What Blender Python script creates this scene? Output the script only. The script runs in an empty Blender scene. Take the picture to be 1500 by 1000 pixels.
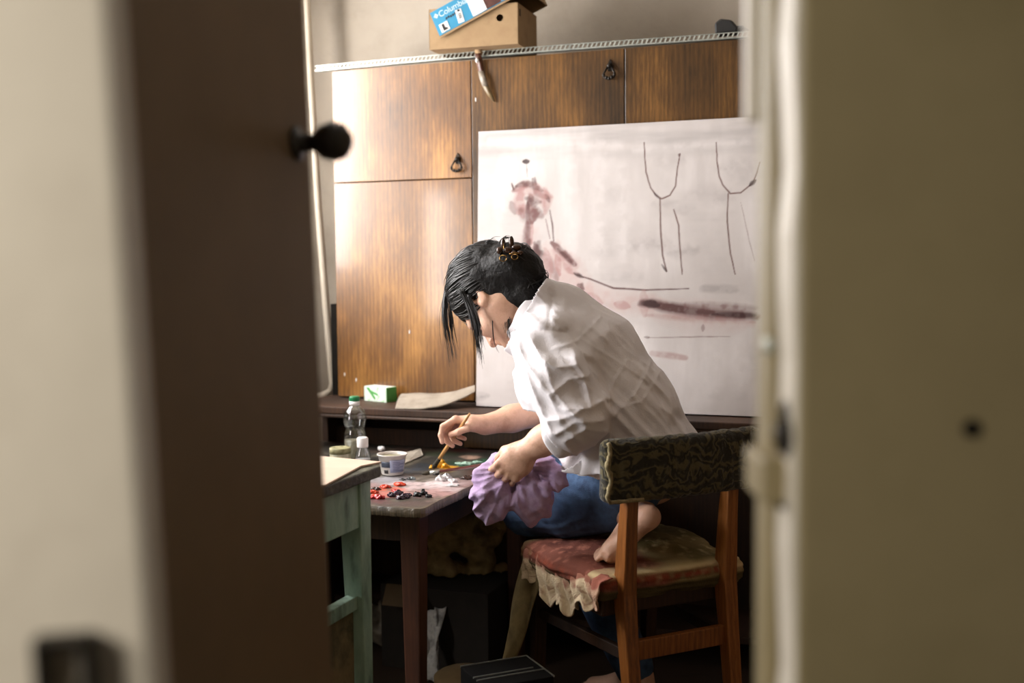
import bpy, bmesh, math, random
import numpy as np
from mathutils import Vector, Matrix
random.seed(7); rng = np.random.default_rng(11)
SC = bpy.context.scene
COL = SC.collection
V = Vector
# ------------------------------------------------------------------ camera
H = 1.18; FPX = 1667.0
PITCH = math.atan(115.0/FPX); ROLL = -0.010
cd = bpy.data.cameras.new('camera'); cam = bpy.data.objects.new('camera', cd); COL.objects.link(cam)
cd.sensor_width = 36.0; cd.lens = FPX*36.0/1500.0; cd.clip_start = 0.02
CM = Matrix.Rotation(math.pi/2-PITCH, 3, 'X') @ Matrix.Rotation(ROLL, 3, 'Z')
cam.matrix_world = Matrix.Translation((0,0,H)) @ CM.to_4x4()
cd.dof.use_dof = True; cd.dof.focus_distance = 2.75; cd.dof.aperture_fstop = 1.9
SC.camera = cam
def ray(px, py): return CM @ V(((px-750)/FPX, -(py-500)/FPX, -1.0))
def at(px, py, Y):
    d = ray(px, py); return V((0,0,H)) + d*(Y/d.y)
def onz(px, py, z):
    d = ray(px, py); return V((0,0,H)) + d*((z-H)/d.z)
# room frame: s runs right along the cabinet fronts, n comes out into the room
TH = math.radians(20.8)
D2 = V((math.cos(TH), -math.sin(TH), 0)); N2 = V((-math.sin(TH), -math.cos(TH), 0))
P0 = V((-.563, 3.65, 0))
def rf(s, n, z=0.0): return P0 + D2*s + N2*n + V((0,0,z))
def to_rf(p): q = p-P0; return q.dot(D2), q.dot(N2), p.z
# ------------------------------------------------------------------ colours and materials
def lin(v):
    v = v/255.0
    return v/12.92 if v <= .04045 else ((v+.055)/1.055)**2.4
def rgb(r, g, b): return (lin(r), lin(g), lin(b), 1.0)
def new_mat(name):
    m = bpy.data.materials.new(name); m.use_nodes = True
    nt = m.node_tree; b = nt.nodes['Principled BSDF']
    return m, nt, b
def noise_col(nt, cols, scale, detail=6, stretch=(1,1,1), rough=.6, dist=0.0, coord='Object'):
    tc = nt.nodes.new('ShaderNodeTexCoord'); mp = nt.nodes.new('ShaderNodeMapping')
    mp.inputs['Scale'].default_value = stretch
    nt.links.new(tc.outputs[coord], mp.inputs['Vector'])
    n = nt.nodes.new('ShaderNodeTexNoise'); n.inputs['Scale'].default_value = scale
    n.inputs['Detail'].default_value = detail; n.inputs['Roughness'].default_value = rough
    n.inputs['Distortion'].default_value = dist
    nt.links.new(mp.outputs['Vector'], n.inputs['Vector'])
    r = nt.nodes.new('ShaderNodeValToRGB')
    el = r.color_ramp.elements
    lo, hi = .3, .7
    for i, c in enumerate(cols):
        p = lo+(hi-lo)*i/(len(cols)-1)
        if i < 2: e = el[i]; e.position = p
        else: e = el.new(p)
        e.color = c
    nt.links.new(n.outputs['Fac'], r.inputs['Fac'])
    return n, r, mp
def mat(name, cols, scale=8, rough=.6, stretch=(1,1,1), bump=0.0, bscale=None, metal=0, spec=.5, detail=6, coat=0, coat_rough=.2, sheen=0, dist=0.0, sss=0):
    m, nt, b = new_mat(name)
    if len(cols) == 1: b.inputs['Base Color'].default_value = cols[0]; mp = None
    else:
        n, r, mp = noise_col(nt, cols, scale, detail, stretch, dist=dist)
        nt.links.new(r.outputs['Color'], b.inputs['Base Color'])
    b.inputs['Roughness'].default_value = rough; b.inputs['Metallic'].default_value = metal
    b.inputs['Specular IOR Level'].default_value = spec
    if coat: b.inputs['Coat Weight'].default_value = coat; b.inputs['Coat Roughness'].default_value = coat_rough
    if sheen: b.inputs['Sheen Weight'].default_value = sheen
    if sss:
        b.inputs['Subsurface Weight'].default_value = sss; b.inputs['Subsurface Scale'].default_value = .01
        b.inputs['Subsurface Radius'].default_value = (1, .4, .2)
    if bump:
        tc = nt.nodes.new('ShaderNodeTexCoord'); mq = nt.nodes.new('ShaderNodeMapping')
        mq.inputs['Scale'].default_value = stretch
        nt.links.new(tc.outputs['Object'], mq.inputs['Vector'])
        n2 = nt.nodes.new('ShaderNodeTexNoise'); n2.inputs['Scale'].default_value = bscale or scale*3
        n2.inputs['Detail'].default_value = 5
        nt.links.new(mq.outputs['Vector'], n2.inputs['Vector'])
        bm = nt.nodes.new('ShaderNodeBump'); bm.inputs['Strength'].default_value = bump; bm.inputs['Distance'].default_value = .01
        nt.links.new(n2.outputs['Fac'], bm.inputs['Height']); nt.links.new(bm.outputs['Normal'], b.inputs['Normal'])
    return m
def vcol_mat(name, rough=.7, spec=.4, bump=0, bscale=200, coat=0):
    m, nt, b = new_mat(name)
    a = nt.nodes.new('ShaderNodeAttribute'); a.attribute_name = 'Col'
    nt.links.new(a.outputs['Color'], b.inputs['Base Color'])
    b.inputs['Roughness'].default_value = rough; b.inputs['Specular IOR Level'].default_value = spec
    if coat: b.inputs['Coat Weight'].default_value = coat
    if bump:
        tc = nt.nodes.new('ShaderNodeTexCoord')
        n2 = nt.nodes.new('ShaderNodeTexNoise'); n2.inputs['Scale'].default_value = bscale
        nt.links.new(tc.outputs['Object'], n2.inputs['Vector'])
        bm = nt.nodes.new('ShaderNodeBump'); bm.inputs['Strength'].default_value = bump; bm.inputs['Distance'].default_value = .004
        nt.links.new(n2.outputs['Fac'], bm.inputs['Height']); nt.links.new(bm.outputs['Normal'], b.inputs['Normal'])
    return m
def wood_mat(name, dark, mid, light, gloss=.35, coat=.25, coat_rough=.3, xscale=1.0, blotch=.58):
    """vertical-grained veneer: fine streaks, cathedral bands and darker blotches"""
    m, nt, b = new_mat(name); N = nt.nodes; L = nt.links
    tc = N.new('ShaderNodeTexCoord'); oi = N.new('ShaderNodeObjectInfo')
    ad = N.new('ShaderNodeVectorMath'); ad.operation = 'ADD'
    sc = N.new('ShaderNodeVectorMath'); sc.operation = 'SCALE'; sc.inputs[3].default_value = 0
    L.new(tc.outputs['Object'], ad.inputs[0])
    cx = N.new('ShaderNodeCombineXYZ'); L.new(oi.outputs['Random'], cx.inputs[0]); L.new(oi.outputs['Random'], cx.inputs[2])
    s2 = N.new('ShaderNodeVectorMath'); s2.operation = 'SCALE'; s2.inputs[3].default_value = 7.0
    L.new(cx.outputs[0], s2.inputs[0]); L.new(s2.outputs[0], ad.inputs[1])
    mp = N.new('ShaderNodeMapping'); mp.inputs['Scale'].default_value = (95*xscale, 95*xscale, 7.0)
    L.new(ad.outputs[0], mp.inputs['Vector'])
    fine = N.new('ShaderNodeTexNoise'); fine.inputs['Scale'].default_value = 2.2; fine.inputs['Detail'].default_value = 8; fine.inputs['Roughness'].default_value = .7
    L.new(mp.outputs[0], fine.inputs['Vector'])
    mp2 = N.new('ShaderNodeMapping'); mp2.inputs['Scale'].default_value = (14*xscale, 14*xscale, .9)
    L.new(ad.outputs[0], mp2.inputs['Vector'])
    wv = N.new('ShaderNodeTexWave'); wv.inputs['Scale'].default_value = 1.6; wv.inputs['Distortion'].default_value = 7; wv.inputs['Detail'].default_value = 3
    wv.inputs['Detail Scale'].default_value = 1.2; wv.bands_direction = 'X'
    L.new(mp2.outputs[0], wv.inputs['Vector'])
    mp3 = N.new('ShaderNodeMapping'); mp3.inputs['Scale'].default_value = (6, 6, 2.6)
    L.new(ad.outputs[0], mp3.inputs['Vector'])
    bl = N.new('ShaderNodeTexNoise'); bl.inputs['Scale'].default_value = 1.0; bl.inputs['Detail'].default_value = 5
    L.new(mp3.outputs[0], bl.inputs['Vector'])
    def mix(a, b_, fac, kind='MIX'):
        x = N.new('ShaderNodeMix'); x.data_type = 'FLOAT'; x.inputs[0].default_value = fac
        L.new(a, x.inputs[2]); L.new(b_, x.inputs[3]); return x.outputs[0]
    f1 = mix(fine.outputs['Fac'], wv.outputs['Fac'], .12)
    f2 = mix(f1, bl.outputs['Fac'], blotch)
    r = N.new('ShaderNodeValToRGB'); el = r.color_ramp.elements
    el[0].position = .33; el[0].color = dark; el[1].position = .66; el[1].color = light
    e = el.new(.5); e.color = mid
    L.new(f2, r.inputs['Fac']); L.new(r.outputs['Color'], b.inputs['Base Color'])
    b.inputs['Roughness'].default_value = gloss
    b.inputs['Coat Weight'].default_value = coat; b.inputs['Coat Roughness'].default_value = coat_rough
    bp = N.new('ShaderNodeBump'); bp.inputs['Strength'].default_value = .12; bp.inputs['Distance'].default_value = .002
    L.new(fine.outputs['Fac'], bp.inputs['Height']); L.new(bp.outputs['Normal'], b.inputs['Normal'])
    return m
# ------------------------------------------------------------------ mesh builder
class MB:
    def __init__(s): s.v = []; s.f = []; s.sm = []
    def add(s, vs, fs, smooth=False):
        o = len(s.v); s.v += [tuple(v) for v in vs]
        for f in fs: s.f.append(tuple(i+o for i in f)); s.sm.append(smooth)
        return s
    def box(s, c, size, M=None):
        c = V(c); hx, hy, hz = [x/2 for x in size]
        vs = []
        for z in (-hz, hz):
            for x, y in ((-hx,-hy),(hx,-hy),(hx,hy),(-hx,hy)):
                p = V((x,y,z));  p = (M @ p) if M else p
                vs.append(c+p)
        return s.add(vs, [(3,2,1,0),(4,5,6,7),(0,1,5,4),(1,2,6,5),(2,3,7,6),(3,0,4,7)])
    def span(s, a, b): # axis-aligned box by corners
        a = V(a); b = V(b); return s.box((a+b)/2, [abs(b[i]-a[i]) for i in range(3)])
    def bar(s, pts, secs, side=None):
        """rectangular bar along pts; secs = (width, depth) per point; side = direction of width"""
        side = V(side or (1,0,0)); rings = []
        for i, p in enumerate(pts):
            p = V(p); t = (V(pts[min(i+1,len(pts)-1)])-V(pts[max(i-1,0)])).normalized()
            x = (side - t*side.dot(t)).normalized(); y = t.cross(x)
            w, d = secs[i] if isinstance(secs[0], (tuple, list)) else secs
            rings.append([p+x*(sx*w/2)+y*(sy*d/2) for sx, sy in ((-1,-1),(1,-1),(1,1),(-1,1))])
        vs = [v for r in rings for v in r]; fs = []
        n = len(pts)
        for i in range(n-1):
            for k in range(4):
                a = i*4+k; b_ = i*4+(k+1)%4
                fs.append((a, b_, b_+4, a+4))
        fs += [(3,2,1,0), tuple((n-1)*4+k for k in range(4))]
        return s.add(vs, fs)
    def tube(s, pts, r, seg=10, cap=True, flat=1.0, up=None):
        pts = [V(p) for p in pts]; n = len(pts)
        rr = r if isinstance(r, (list, tuple)) else [r]*n
        t0 = (pts[1]-pts[0]).normalized()
        x = V(up) if up else (V((0,0,1)) if abs(t0.z) < .9 else V((1,0,0)))
        vs = []; fs = []
        for i, p in enumerate(pts):
            t = (pts[min(i+1,n-1)]-pts[max(i-1,0)])
            t = t.normalized() if t.length > 1e-9 else t0
            x = x - t*x.dot(t)
            x = x.normalized() if x.length > 1e-6 else t.orthogonal().normalized()
            y = t.cross(x)
            for k in range(seg):
                a = 2*math.pi*k/seg
                vs.append(p + x*(math.cos(a)*rr[i]*flat) + y*(math.sin(a)*rr[i]))
        for i in range(n-1):
            for k in range(seg):
                a = i*seg+k; b_ = i*seg+(k+1)%seg
                fs.append((a, b_, b_+seg, a+seg))
        if cap: fs += [tuple(reversed(range(seg))), tuple((n-1)*seg+k for k in range(seg))]
        return s.add(vs, fs, True)
    def lathe(s, prof, c=(0,0,0), seg=28, M=None, wob=None):
        c = V(c); vs = []; fs = []
        for i, (r, z) in enumerate(prof):
            for k in range(seg):
                a = 2*math.pi*k/seg
                q = r*(1+(wob(a,z) if wob else 0))
                p = V((q*math.cos(a), q*math.sin(a), z)); p = M @ p if M else p
                vs.append(c+p)
        for i in range(len(prof)-1):
            for k in range(seg):
                a = i*seg+k; b_ = i*seg+(k+1)%seg
                fs.append((a, b_, b_+seg, a+seg))
        n = len(prof)
        if prof[0][0] > 1e-6: fs.append(tuple(reversed(range(seg))))
        if prof[-1][0] > 1e-6: fs.append(tuple((n-1)*seg+k for k in range(seg)))
        return s.add(vs, fs, True)
    def prism(s, poly, vec):
        n = len(poly); vec = V(vec)
        vs = [V(p) for p in poly]+[V(p)+vec for p in poly]
        fs = [tuple(reversed(range(n))), tuple(range(n, 2*n))]+[(i,(i+1)%n,(i+1)%n+n,i+n) for i in range(n)]
        return s.add(vs, fs)
    def grid(s, fn, nu, nv):
        vs = [fn(i/(nu-1), j/(nv-1)) for j in range(nv) for i in range(nu)]
        fs = [(j*nu+i, j*nu+i+1, (j+1)*nu+i+1, (j+1)*nu+i) for j in range(nv-1) for i in range(nu-1)]
        return s.add(vs, fs, True)
    def blob(s, c, r, seg=12, rings=8, bumpy=.0, M=None):
        c = V(c); vs = []; fs = []
        ph = [random.uniform(0, 6.28) for _ in range(4)]
        for j in range(rings+1):
            th = math.pi*j/rings
            for k in range(seg):
                a = 2*math.pi*k/seg
                q = 1+bumpy*(math.sin(3*a+ph[0])*math.sin(2*th+ph[1])+.6*math.sin(5*a+ph[2]+3*th))
                p = V((r[0]*math.sin(th)*math.cos(a)*q, r[1]*math.sin(th)*math.sin(a)*q, -r[2]*math.cos(th)*q))
                vs.append(c+(M @ p if M else p))
        for j in range(rings):
            for k in range(seg):
                a = j*seg+k; b_ = j*seg+(k+1)%seg
                fs.append((a, b_, b_+seg, a+seg))
        return s.add(vs, fs, True)
    def build(s, name, m, parent=None, bevel=0, bseg=2, solid=0, sub=0, loc=None, rotz=None):
        me = bpy.data.meshes.new(name); me.from_pydata(s.v, [], s.f)
        me.polygons.foreach_set('use_smooth', s.sm)
        bm = bmesh.new(); bm.from_mesh(me)
        bmesh.ops.remove_doubles(bm, verts=bm.verts, dist=1e-6)
        bmesh.ops.dissolve_degenerate(bm, edges=bm.edges, dist=1e-7)
        if not solid: bmesh.ops.recalc_face_normals(bm, faces=bm.faces)
        bm.to_mesh(me); bm.free()
        if m: me.materials.append(m)
        o = bpy.data.objects.new(name, me); COL.objects.link(o)
        if parent: o.parent = parent
        if loc is not None: o.location = loc
        if rotz is not None: o.rotation_euler = (0,0,rotz)
        if solid:
            md = o.modifiers.new('solid', 'SOLIDIFY'); md.thickness = solid; md.offset = 0
        if sub:
            md = o.modifiers.new('sub', 'SUBSURF'); md.levels = sub; md.render_levels = sub
        if bevel:
            md = o.modifiers.new('bevel', 'BEVEL'); md.width = bevel; md.segments = bseg; md.limit_method = 'ANGLE'; md.angle_limit = .6
            md.harden_normals = False
        return o
def tag(o, label=None, cat=None, group=None, kind=None):
    if label: o['label'] = label
    if cat: o['category'] = cat
    if group: o['group'] = group
    if kind: o['kind'] = kind
    return o
def thing(name, label, cat, loc=(0,0,0), rotz=0.0, group=None):
    o = bpy.data.objects.new(name, None); COL.objects.link(o); o.empty_display_size = .1
    o.location = loc; o.rotation_euler = (0,0,rotz)
    return tag(o, label, cat, group)
def np_mesh(name, verts, quads, m, parent=None, smooth=True, colors=None):
    me = bpy.data.meshes.new(name)
    me.from_pydata(verts.tolist(), [], quads.tolist())
    me.polygons.foreach_set('use_smooth', [smooth]*len(me.polygons))
    if colors is not None:
        a = me.color_attributes.new('Col', 'FLOAT_COLOR', 'POINT')
        c4 = np.ones((len(verts), 4), np.float32); c4[:, :3] = colors
        a.data.foreach_set('color', c4.ravel())
    if m: me.materials.append(m)
    o = bpy.data.objects.new(name, me); COL.objects.link(o)
    if parent: o.parent = parent
    return o
# ------------------------------------------------------------------ signed distance modelling
class SDF:
    def __init__(s, lo, hi, h):
        s.lo = np.array(lo, np.float64); s.h = h
        s.n = np.ceil((np.array(hi)-s.lo)/h).astype(int)+1
        s.a = np.full(tuple(s.n), .5, np.float32)
        s.ax = [(s.lo[i]+h*np.arange(s.n[i])).astype(np.float32) for i in range(3)]
    def sub(s, lo, hi):
        i0 = np.clip(np.floor((np.array(lo)-s.lo)/s.h).astype(int), 0, s.n-1)
        i1 = np.clip(np.ceil((np.array(hi)-s.lo)/s.h).astype(int)+1, 1, s.n)
        if (i1 <= i0).any(): return None
        sl = tuple(slice(i0[k], i1[k]) for k in range(3))
        X = s.ax[0][sl[0]][:, None, None]; Y = s.ax[1][sl[1]][None, :, None]; Z = s.ax[2][sl[2]][None, None, :]
        return sl, X, Y, Z
    def put(s, fn, lo, hi, k=.01, mode='add'):
        m = k+3*s.h
        r = s.sub(np.array(lo)-m, np.array(hi)+m)
        if r is None: return s
        sl, X, Y, Z = r
        d = fn(X, Y, Z).astype(np.float32); a = s.a[sl]
        if mode == 'cut': a = -a
        if k > 1e-6:
            h = np.clip(.5+.5*(a-d)/k, 0, 1); q = a*(1-h)+d*h-k*h*(1-h)
        else: q = np.minimum(a, d)
        if mode == 'cut': q = -q
        s.a[sl] = q
        return s
    def cone(s, a, b, ra, rb=None, k=.01, mode='add'):
        rb = ra if rb is None else rb
        a = np.array(a, float); b = np.array(b, float); R = max(ra, rb)
        ab = b-a; L2 = max(float(ab@ab), 1e-12)
        def fn(X, Y, Z):
            t = np.clip(((X-a[0])*ab[0]+(Y-a[1])*ab[1]+(Z-a[2])*ab[2])/L2, 0, 1)
            dx = X-a[0]-t*ab[0]; dy = Y-a[1]-t*ab[1]; dz = Z-a[2]-t*ab[2]
            return np.sqrt(dx*dx+dy*dy+dz*dz)-(ra+(rb-ra)*t)
        return s.put(fn, np.minimum(a, b)-R, np.maximum(a, b)+R, k, mode)
    def chain(s, pts, rs, k=.01):
        for i in range(len(pts)-1): s.cone(pts[i], pts[i+1], rs[i], rs[i+1], k if i else k)
        return s
    def ell(s, c, r, axes=None, k=.01, mode='add'):
        c = np.array(c, float); r = np.array(r, float)
        A = np.eye(3) if axes is None else np.array([list(x) for x in axes], float)
        R = float(r.max()); rm = float(r.min())
        def fn(X, Y, Z):
            x, y, z = X-c[0], Y-c[1], Z-c[2]
            p = [x*A[i,0]+y*A[i,1]+z*A[i,2] for i in range(3)]
            k0 = np.sqrt(sum((p[i]/r[i])**2 for i in range(3)))
            k1 = np.sqrt(sum((p[i]/(r[i]*r[i]))**2 for i in range(3)))
            return k0*(k0-1)/np.maximum(k1, 1e-6)
        return s.put(fn, c-R, c+R, k, mode)
    def rbox(s, c, half, rad, axes=None, k=.01, mode='add'):
        c = np.array(c, float); hf = np.array(half, float)
        A = np.eye(3) if axes is None else np.array([list(x) for x in axes], float)
        R = float(np.linalg.norm(hf))
        def fn(X, Y, Z):
            x, y, z = X-c[0], Y-c[1], Z-c[2]
            q = [np.abs(x*A[i,0]+y*A[i,1]+z*A[i,2])-(hf[i]-rad) for i in range(3)]
            out = np.sqrt(sum(np.maximum(t, 0)**2 for t in q))
            return out+np.minimum(np.maximum(np.maximum(q[0], q[1]), q[2]), 0)-rad
        return s.put(fn, c-R, c+R, k, mode)
    def loft(s, pts, ab, lat, k=.02):
        """elliptic-section tube; ab = (lateral, sagittal) half widths per knot; lat = lateral direction"""
        pts = [np.array(p, float) for p in pts]; lat = np.array(lat, float)
        R = max(max(x) for x in ab)
        allp = np.array(pts)
        def fn(X, Y, Z):
            best = None
            for i in range(len(pts)-1):
                a, b = pts[i], pts[i+1]; d = b-a; L2 = float(d@d); dn = d/math.sqrt(L2)
                l = lat-dn*(lat@dn); l /= np.linalg.norm(l); g = np.cross(dn, l)
                x, y, z = X-a[0], Y-a[1], Z-a[2]
                t = np.clip((x*d[0]+y*d[1]+z*d[2])/L2, 0, 1)
                x = x-t*d[0]; y = y-t*d[1]; z = z-t*d[2]
                A_ = ab[i][0]+(ab[i+1][0]-ab[i][0])*t; B_ = ab[i][1]+(ab[i+1][1]-ab[i][1])*t
                u = x*l[0]+y*l[1]+z*l[2]; w = x*g[0]+y*g[1]+z*g[2]; e = x*dn[0]+y*dn[1]+z*dn[2]
                m = np.minimum(A_, B_)
                k0 = np.sqrt((u/A_)**2+(w/B_)**2+(e/m)**2); k1 = np.sqrt((u/A_**2)**2+(w/B_**2)**2+(e/m**2)**2)
                dd = k0*(k0-1)/np.maximum(k1, 1e-6)
                if best is None: best = dd
                else:
                    kk = .03; h = np.clip(.5+.5*(best-dd)/kk, 0, 1); best = best*(1-h)+dd*h-kk*h*(1-h)
            return best
        return s.put(fn, allp.min(0)-R, allp.max(0)+R, k)
    def disp(s, fn):
        m = np.abs(s.a) < .06
        idx = np.nonzero(m)
        P = [s.ax[i][idx[i]] for i in range(3)]
        s.a[idx] += fn(*P).astype(np.float32)
        return s
    def mesh(s):
        f = s.a; ins = f < 0; n = s.n
        c = np.zeros(tuple(n-1), np.uint8)
        for dx in (0,1):
            for dy in (0,1):
                for dz in (0,1):
                    c += ins[dx:n[0]-1+dx, dy:n[1]-1+dy, dz:n[2]-1+dz]
        act = (c > 0) & (c < 8)
        I, J, K = np.nonzero(act)
        m = n-1
        flat = (I*m[1]+J)*m[2]+K
        P = np.zeros((len(I), 3)); cnt = np.zeros(len(I))
        cor = [(a, b, d) for a in (0,1) for b in (0,1) for d in (0,1)]
        vals = {q: f[I+q[0], J+q[1], K+q[2]].astype(np.float64) for q in cor}
        for q in cor:
            for axx in range(3):
                if q[axx] == 0:
                    q2 = tuple(1 if i == axx else q[i] for i in range(3))
                    a, b = vals[q], vals[q2]; x = (a < 0) != (b < 0)
                    t = np.where(x, a/np.where(x, a-b, 1), 0)
                    pt = np.stack([np.full(len(I), float(q[i])) if i != axx else t for i in range(3)], 1)
                    P[x] += pt[x]; cnt[x] += 1
        P = P/np.maximum(cnt, 1)[:, None]
        verts = s.lo+s.h*(P+np.stack([I, J, K], 1))
        quads = []
        for axx in range(3):
            sl0 = [slice(None)]*3; sl1 = [slice(None)]*3
            sl0[axx] = slice(0, n[axx]-1); sl1[axx] = slice(1, n[axx])
            A, B = ins[tuple(sl0)], ins[tuple(sl1)]
            i, j, k = np.nonzero(A != B)
            sgn = A[i, j, k]
            o1, o2 = [(1,2),(2,0),(0,1)][axx]
            q = np.stack([i, j, k], 1)
            ok = (q[:, o1] > 0) & (q[:, o2] > 0) & (q[:, o1] < m[o1]) & (q[:, o2] < m[o2])
            q = q[ok]; sgn = sgn[ok]
            def fid(da, db):
                p = q.copy(); p[:, o1] += da; p[:, o2] += db
                return np.searchsorted(flat, (p[:, 0]*m[1]+p[:, 1])*m[2]+p[:, 2])
            qd = np.stack([fid(-1,-1), fid(0,-1), fid(0,0), fid(-1,0)], 1)
            qd[~sgn] = qd[~sgn][:, ::-1]
            quads.append(qd)
        return verts, np.concatenate(quads)
def smooth_mesh(v, q, it=1, lam=.5):
    for _ in range(it):
        acc = np.zeros_like(v); c = np.zeros(len(v))
        for a, b in ((0,1),(1,2),(2,3),(3,0)):
            np.add.at(acc, q[:, a], v[q[:, b]]); np.add.at(acc, q[:, b], v[q[:, a]])
            np.add.at(c, q[:, a], 1); np.add.at(c, q[:, b], 1)
        v = v+lam*(acc/np.maximum(c, 1)[:, None]-v)
    return v
def keep_faces(v, q, good):
    """drop vertices whose flag is False together with their faces"""
    fq = good[q].all(1); q = q[fq]
    used = np.unique(q); mp = np.full(len(v), -1); mp[used] = np.arange(len(used))
    return v[used], mp[q], used
# lattice value noise, vectorised
_NT = rng.random((64, 64, 64)).astype(np.float32)
def vnoise(x, y, z):
    x = np.asarray(x, np.float64); y = np.asarray(y, np.float64); z = np.asarray(z, np.float64)
    xi, yi, zi = np.floor(x).astype(int), np.floor(y).astype(int), np.floor(z).astype(int)
    xf, yf, zf = x-xi, y-yi, z-zi
    xf, yf, zf = [t*t*(3-2*t) for t in (xf, yf, zf)]
    r = 0
    for a in (0,1):
        for b in (0,1):
            for c in (0,1):
                r = r+_NT[(xi+a)&63, (yi+b)&63, (zi+c)&63]*(xf if a else 1-xf)*(yf if b else 1-yf)*(zf if c else 1-zf)
    return r
def fbm(x, y, z, o=4):
    r = 0; am = .5; t = 0
    for i in range(o): r = r+am*vnoise(x*2**i+17*i, y*2**i+5*i, z*2**i); t += am; am *= .5
    return r/t
def seg_d(x, y, pts):
    """distance and parameter (0..1 along the line) from 2-D points to a polyline"""
    best = np.full(np.shape(x), 1e9); tt = np.zeros(np.shape(x)); n = len(pts)-1
    for i in range(n):
        ax, ay = pts[i]; bx, by = pts[i+1]; dx, dy = bx-ax, by-ay; L = dx*dx+dy*dy+1e-12
        t = np.clip(((x-ax)*dx+(y-ay)*dy)/L, 0, 1)
        d = np.hypot(x-ax-t*dx, y-ay-t*dy); m = d < best
        best = np.where(m, d, best); tt = np.where(m, (i+t)/n, tt)
    return best, tt
# ================================================================== materials
M = {}
M['plaster'] = mat('plaster', [rgb(146,136,122), rgb(166,156,142), rgb(174,164,150)], 3.0, .9, bump=.15, bscale=40)
M['plaster_hall'] = mat('plaster_hall', [rgb(190,184,168), rgb(205,199,182)], 3.0, .9, bump=.1, bscale=30)
M['ceiling'] = mat('ceiling_paint', [rgb(205,200,190), rgb(218,212,202)], 2, .95)
M['floor'] = mat('floor_boards', [rgb(38,30,24), rgb(62,47,35), rgb(50,38,29)], 5, .6, stretch=(1,12,1))
M['door_cream'] = mat('door_cream_paint', [rgb(202,190,174), rgb(218,207,191), rgb(210,199,183)], 4, .5, bump=.1, bscale=14)
M['door_brown'] = mat('door_brown_paint', [rgb(108,90,67), rgb(120,101,76)], 6, .55, bump=.08, bscale=20)
M['trim_cream'] = mat('trim_cream_paint', [rgb(214,204,190), rgb(228,219,206), rgb(202,190,172)], 9, .42, stretch=(1,1,.4), bump=.25, bscale=24)
M['iron'] = mat('dark_iron', [rgb(34,31,28), rgb(52,46,40)], 30, .45, metal=.7)
M['knob'] = mat('knob_black', [rgb(28,24,21), rgb(40,34,28)], 20, .4)
M['pipe'] = mat('pipe_paint', [rgb(196,184,165), rgb(212,201,183)], 8, .5)
M['veneer'] = wood_mat('cabinet_veneer', rgb(50,30,12), rgb(122,80,33), rgb(186,133,65), gloss=.33, coat=.40, coat_rough=.10)
M['veneer_darkened'] = wood_mat('darkened_cabinet_veneer', rgb(32,23,11), rgb(84,57,26), rgb(136,95,45), gloss=.36, coat=.25, coat_rough=.12)  # browner veneer copy; darker light on the right-hand doors put into the colour
M['veneer'].node_tree.nodes['Principled BSDF'].inputs['Specular IOR Level'].default_value = .8
M['wood_dark'] = wood_mat('dark_wood', rgb(30,20,13), rgb(56,36,22), rgb(78,50,29), gloss=.65, coat=0)
M['wood_chair'] = wood_mat('chair_wood', rgb(96,55,22), rgb(146,88,38), rgb(174,112,54), gloss=.4, coat=.3, blotch=.3)
M['black'] = mat('black_plastic', [rgb(22,22,22), rgb(34,33,32)], 30, .5)
M['zinc'] = mat('zinc_steel', [rgb(176,182,176), rgb(206,210,202)], 50, .38, metal=.8)
M['cardboard'] = mat('cardboard', [rgb(146,118,85), rgb(164,136,100), rgb(156,127,93)], 14, .85)
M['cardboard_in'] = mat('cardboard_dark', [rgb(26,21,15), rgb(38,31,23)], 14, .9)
M['white'] = mat('white_print', [rgb(236,234,230)], 1, .6)
M['lab_blue'] = mat('blue_print', [rgb(44,132,170), rgb(52,142,180)], 20, .5)
M['lab_blue2'] = mat('light_blue_print', [rgb(96,150,196), rgb(116,164,204)], 20, .5)
M['lab_dark'] = mat('dark_print', [rgb(60,30,24), rgb(92,52,40)], 60, .5)
M['lab_black'] = mat('black_print', [rgb(20,20,22)], 1, .6)
M['lab_text'] = mat('pale_blue_lettering', [rgb(198,222,232)], 1, .6)
M['green_cap'] = mat('green_plastic', [rgb(18,112,66), rgb(26,128,76)], 30, .4)
M['cap_white'] = mat('white_plastic', [rgb(232,228,226), rgb(240,238,236)], 20, .4)
M['tissue_white'] = mat('mint_print', [rgb(208,228,208), rgb(226,240,226), rgb(150,200,150)], 26, .5, dist=2)
M['tissue_green'] = mat('green_print', [rgb(72,150,72), rgb(96,176,92)], 24, .5, dist=1)
M['linen'] = mat('linen', [rgb(136,126,112), rgb(162,151,136), rgb(172,161,146)], 18, .9, bump=.3, bscale=300)
M['paper'] = mat('paper', [rgb(196,172,150), rgb(212,190,168)], 7, .8)
M['green_paint'] = mat('worn_green_paint', [rgb(66,86,76), rgb(128,160,142), rgb(154,184,166), rgb(134,166,148)], 16, .55, stretch=(1,1,.35), bump=.3, bscale=40)
M['green_edge'] = mat('worn_table_edge', [rgb(40,42,34), rgb(66,66,52), rgb(104,104,84)], 26, .6, bump=.3)
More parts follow.
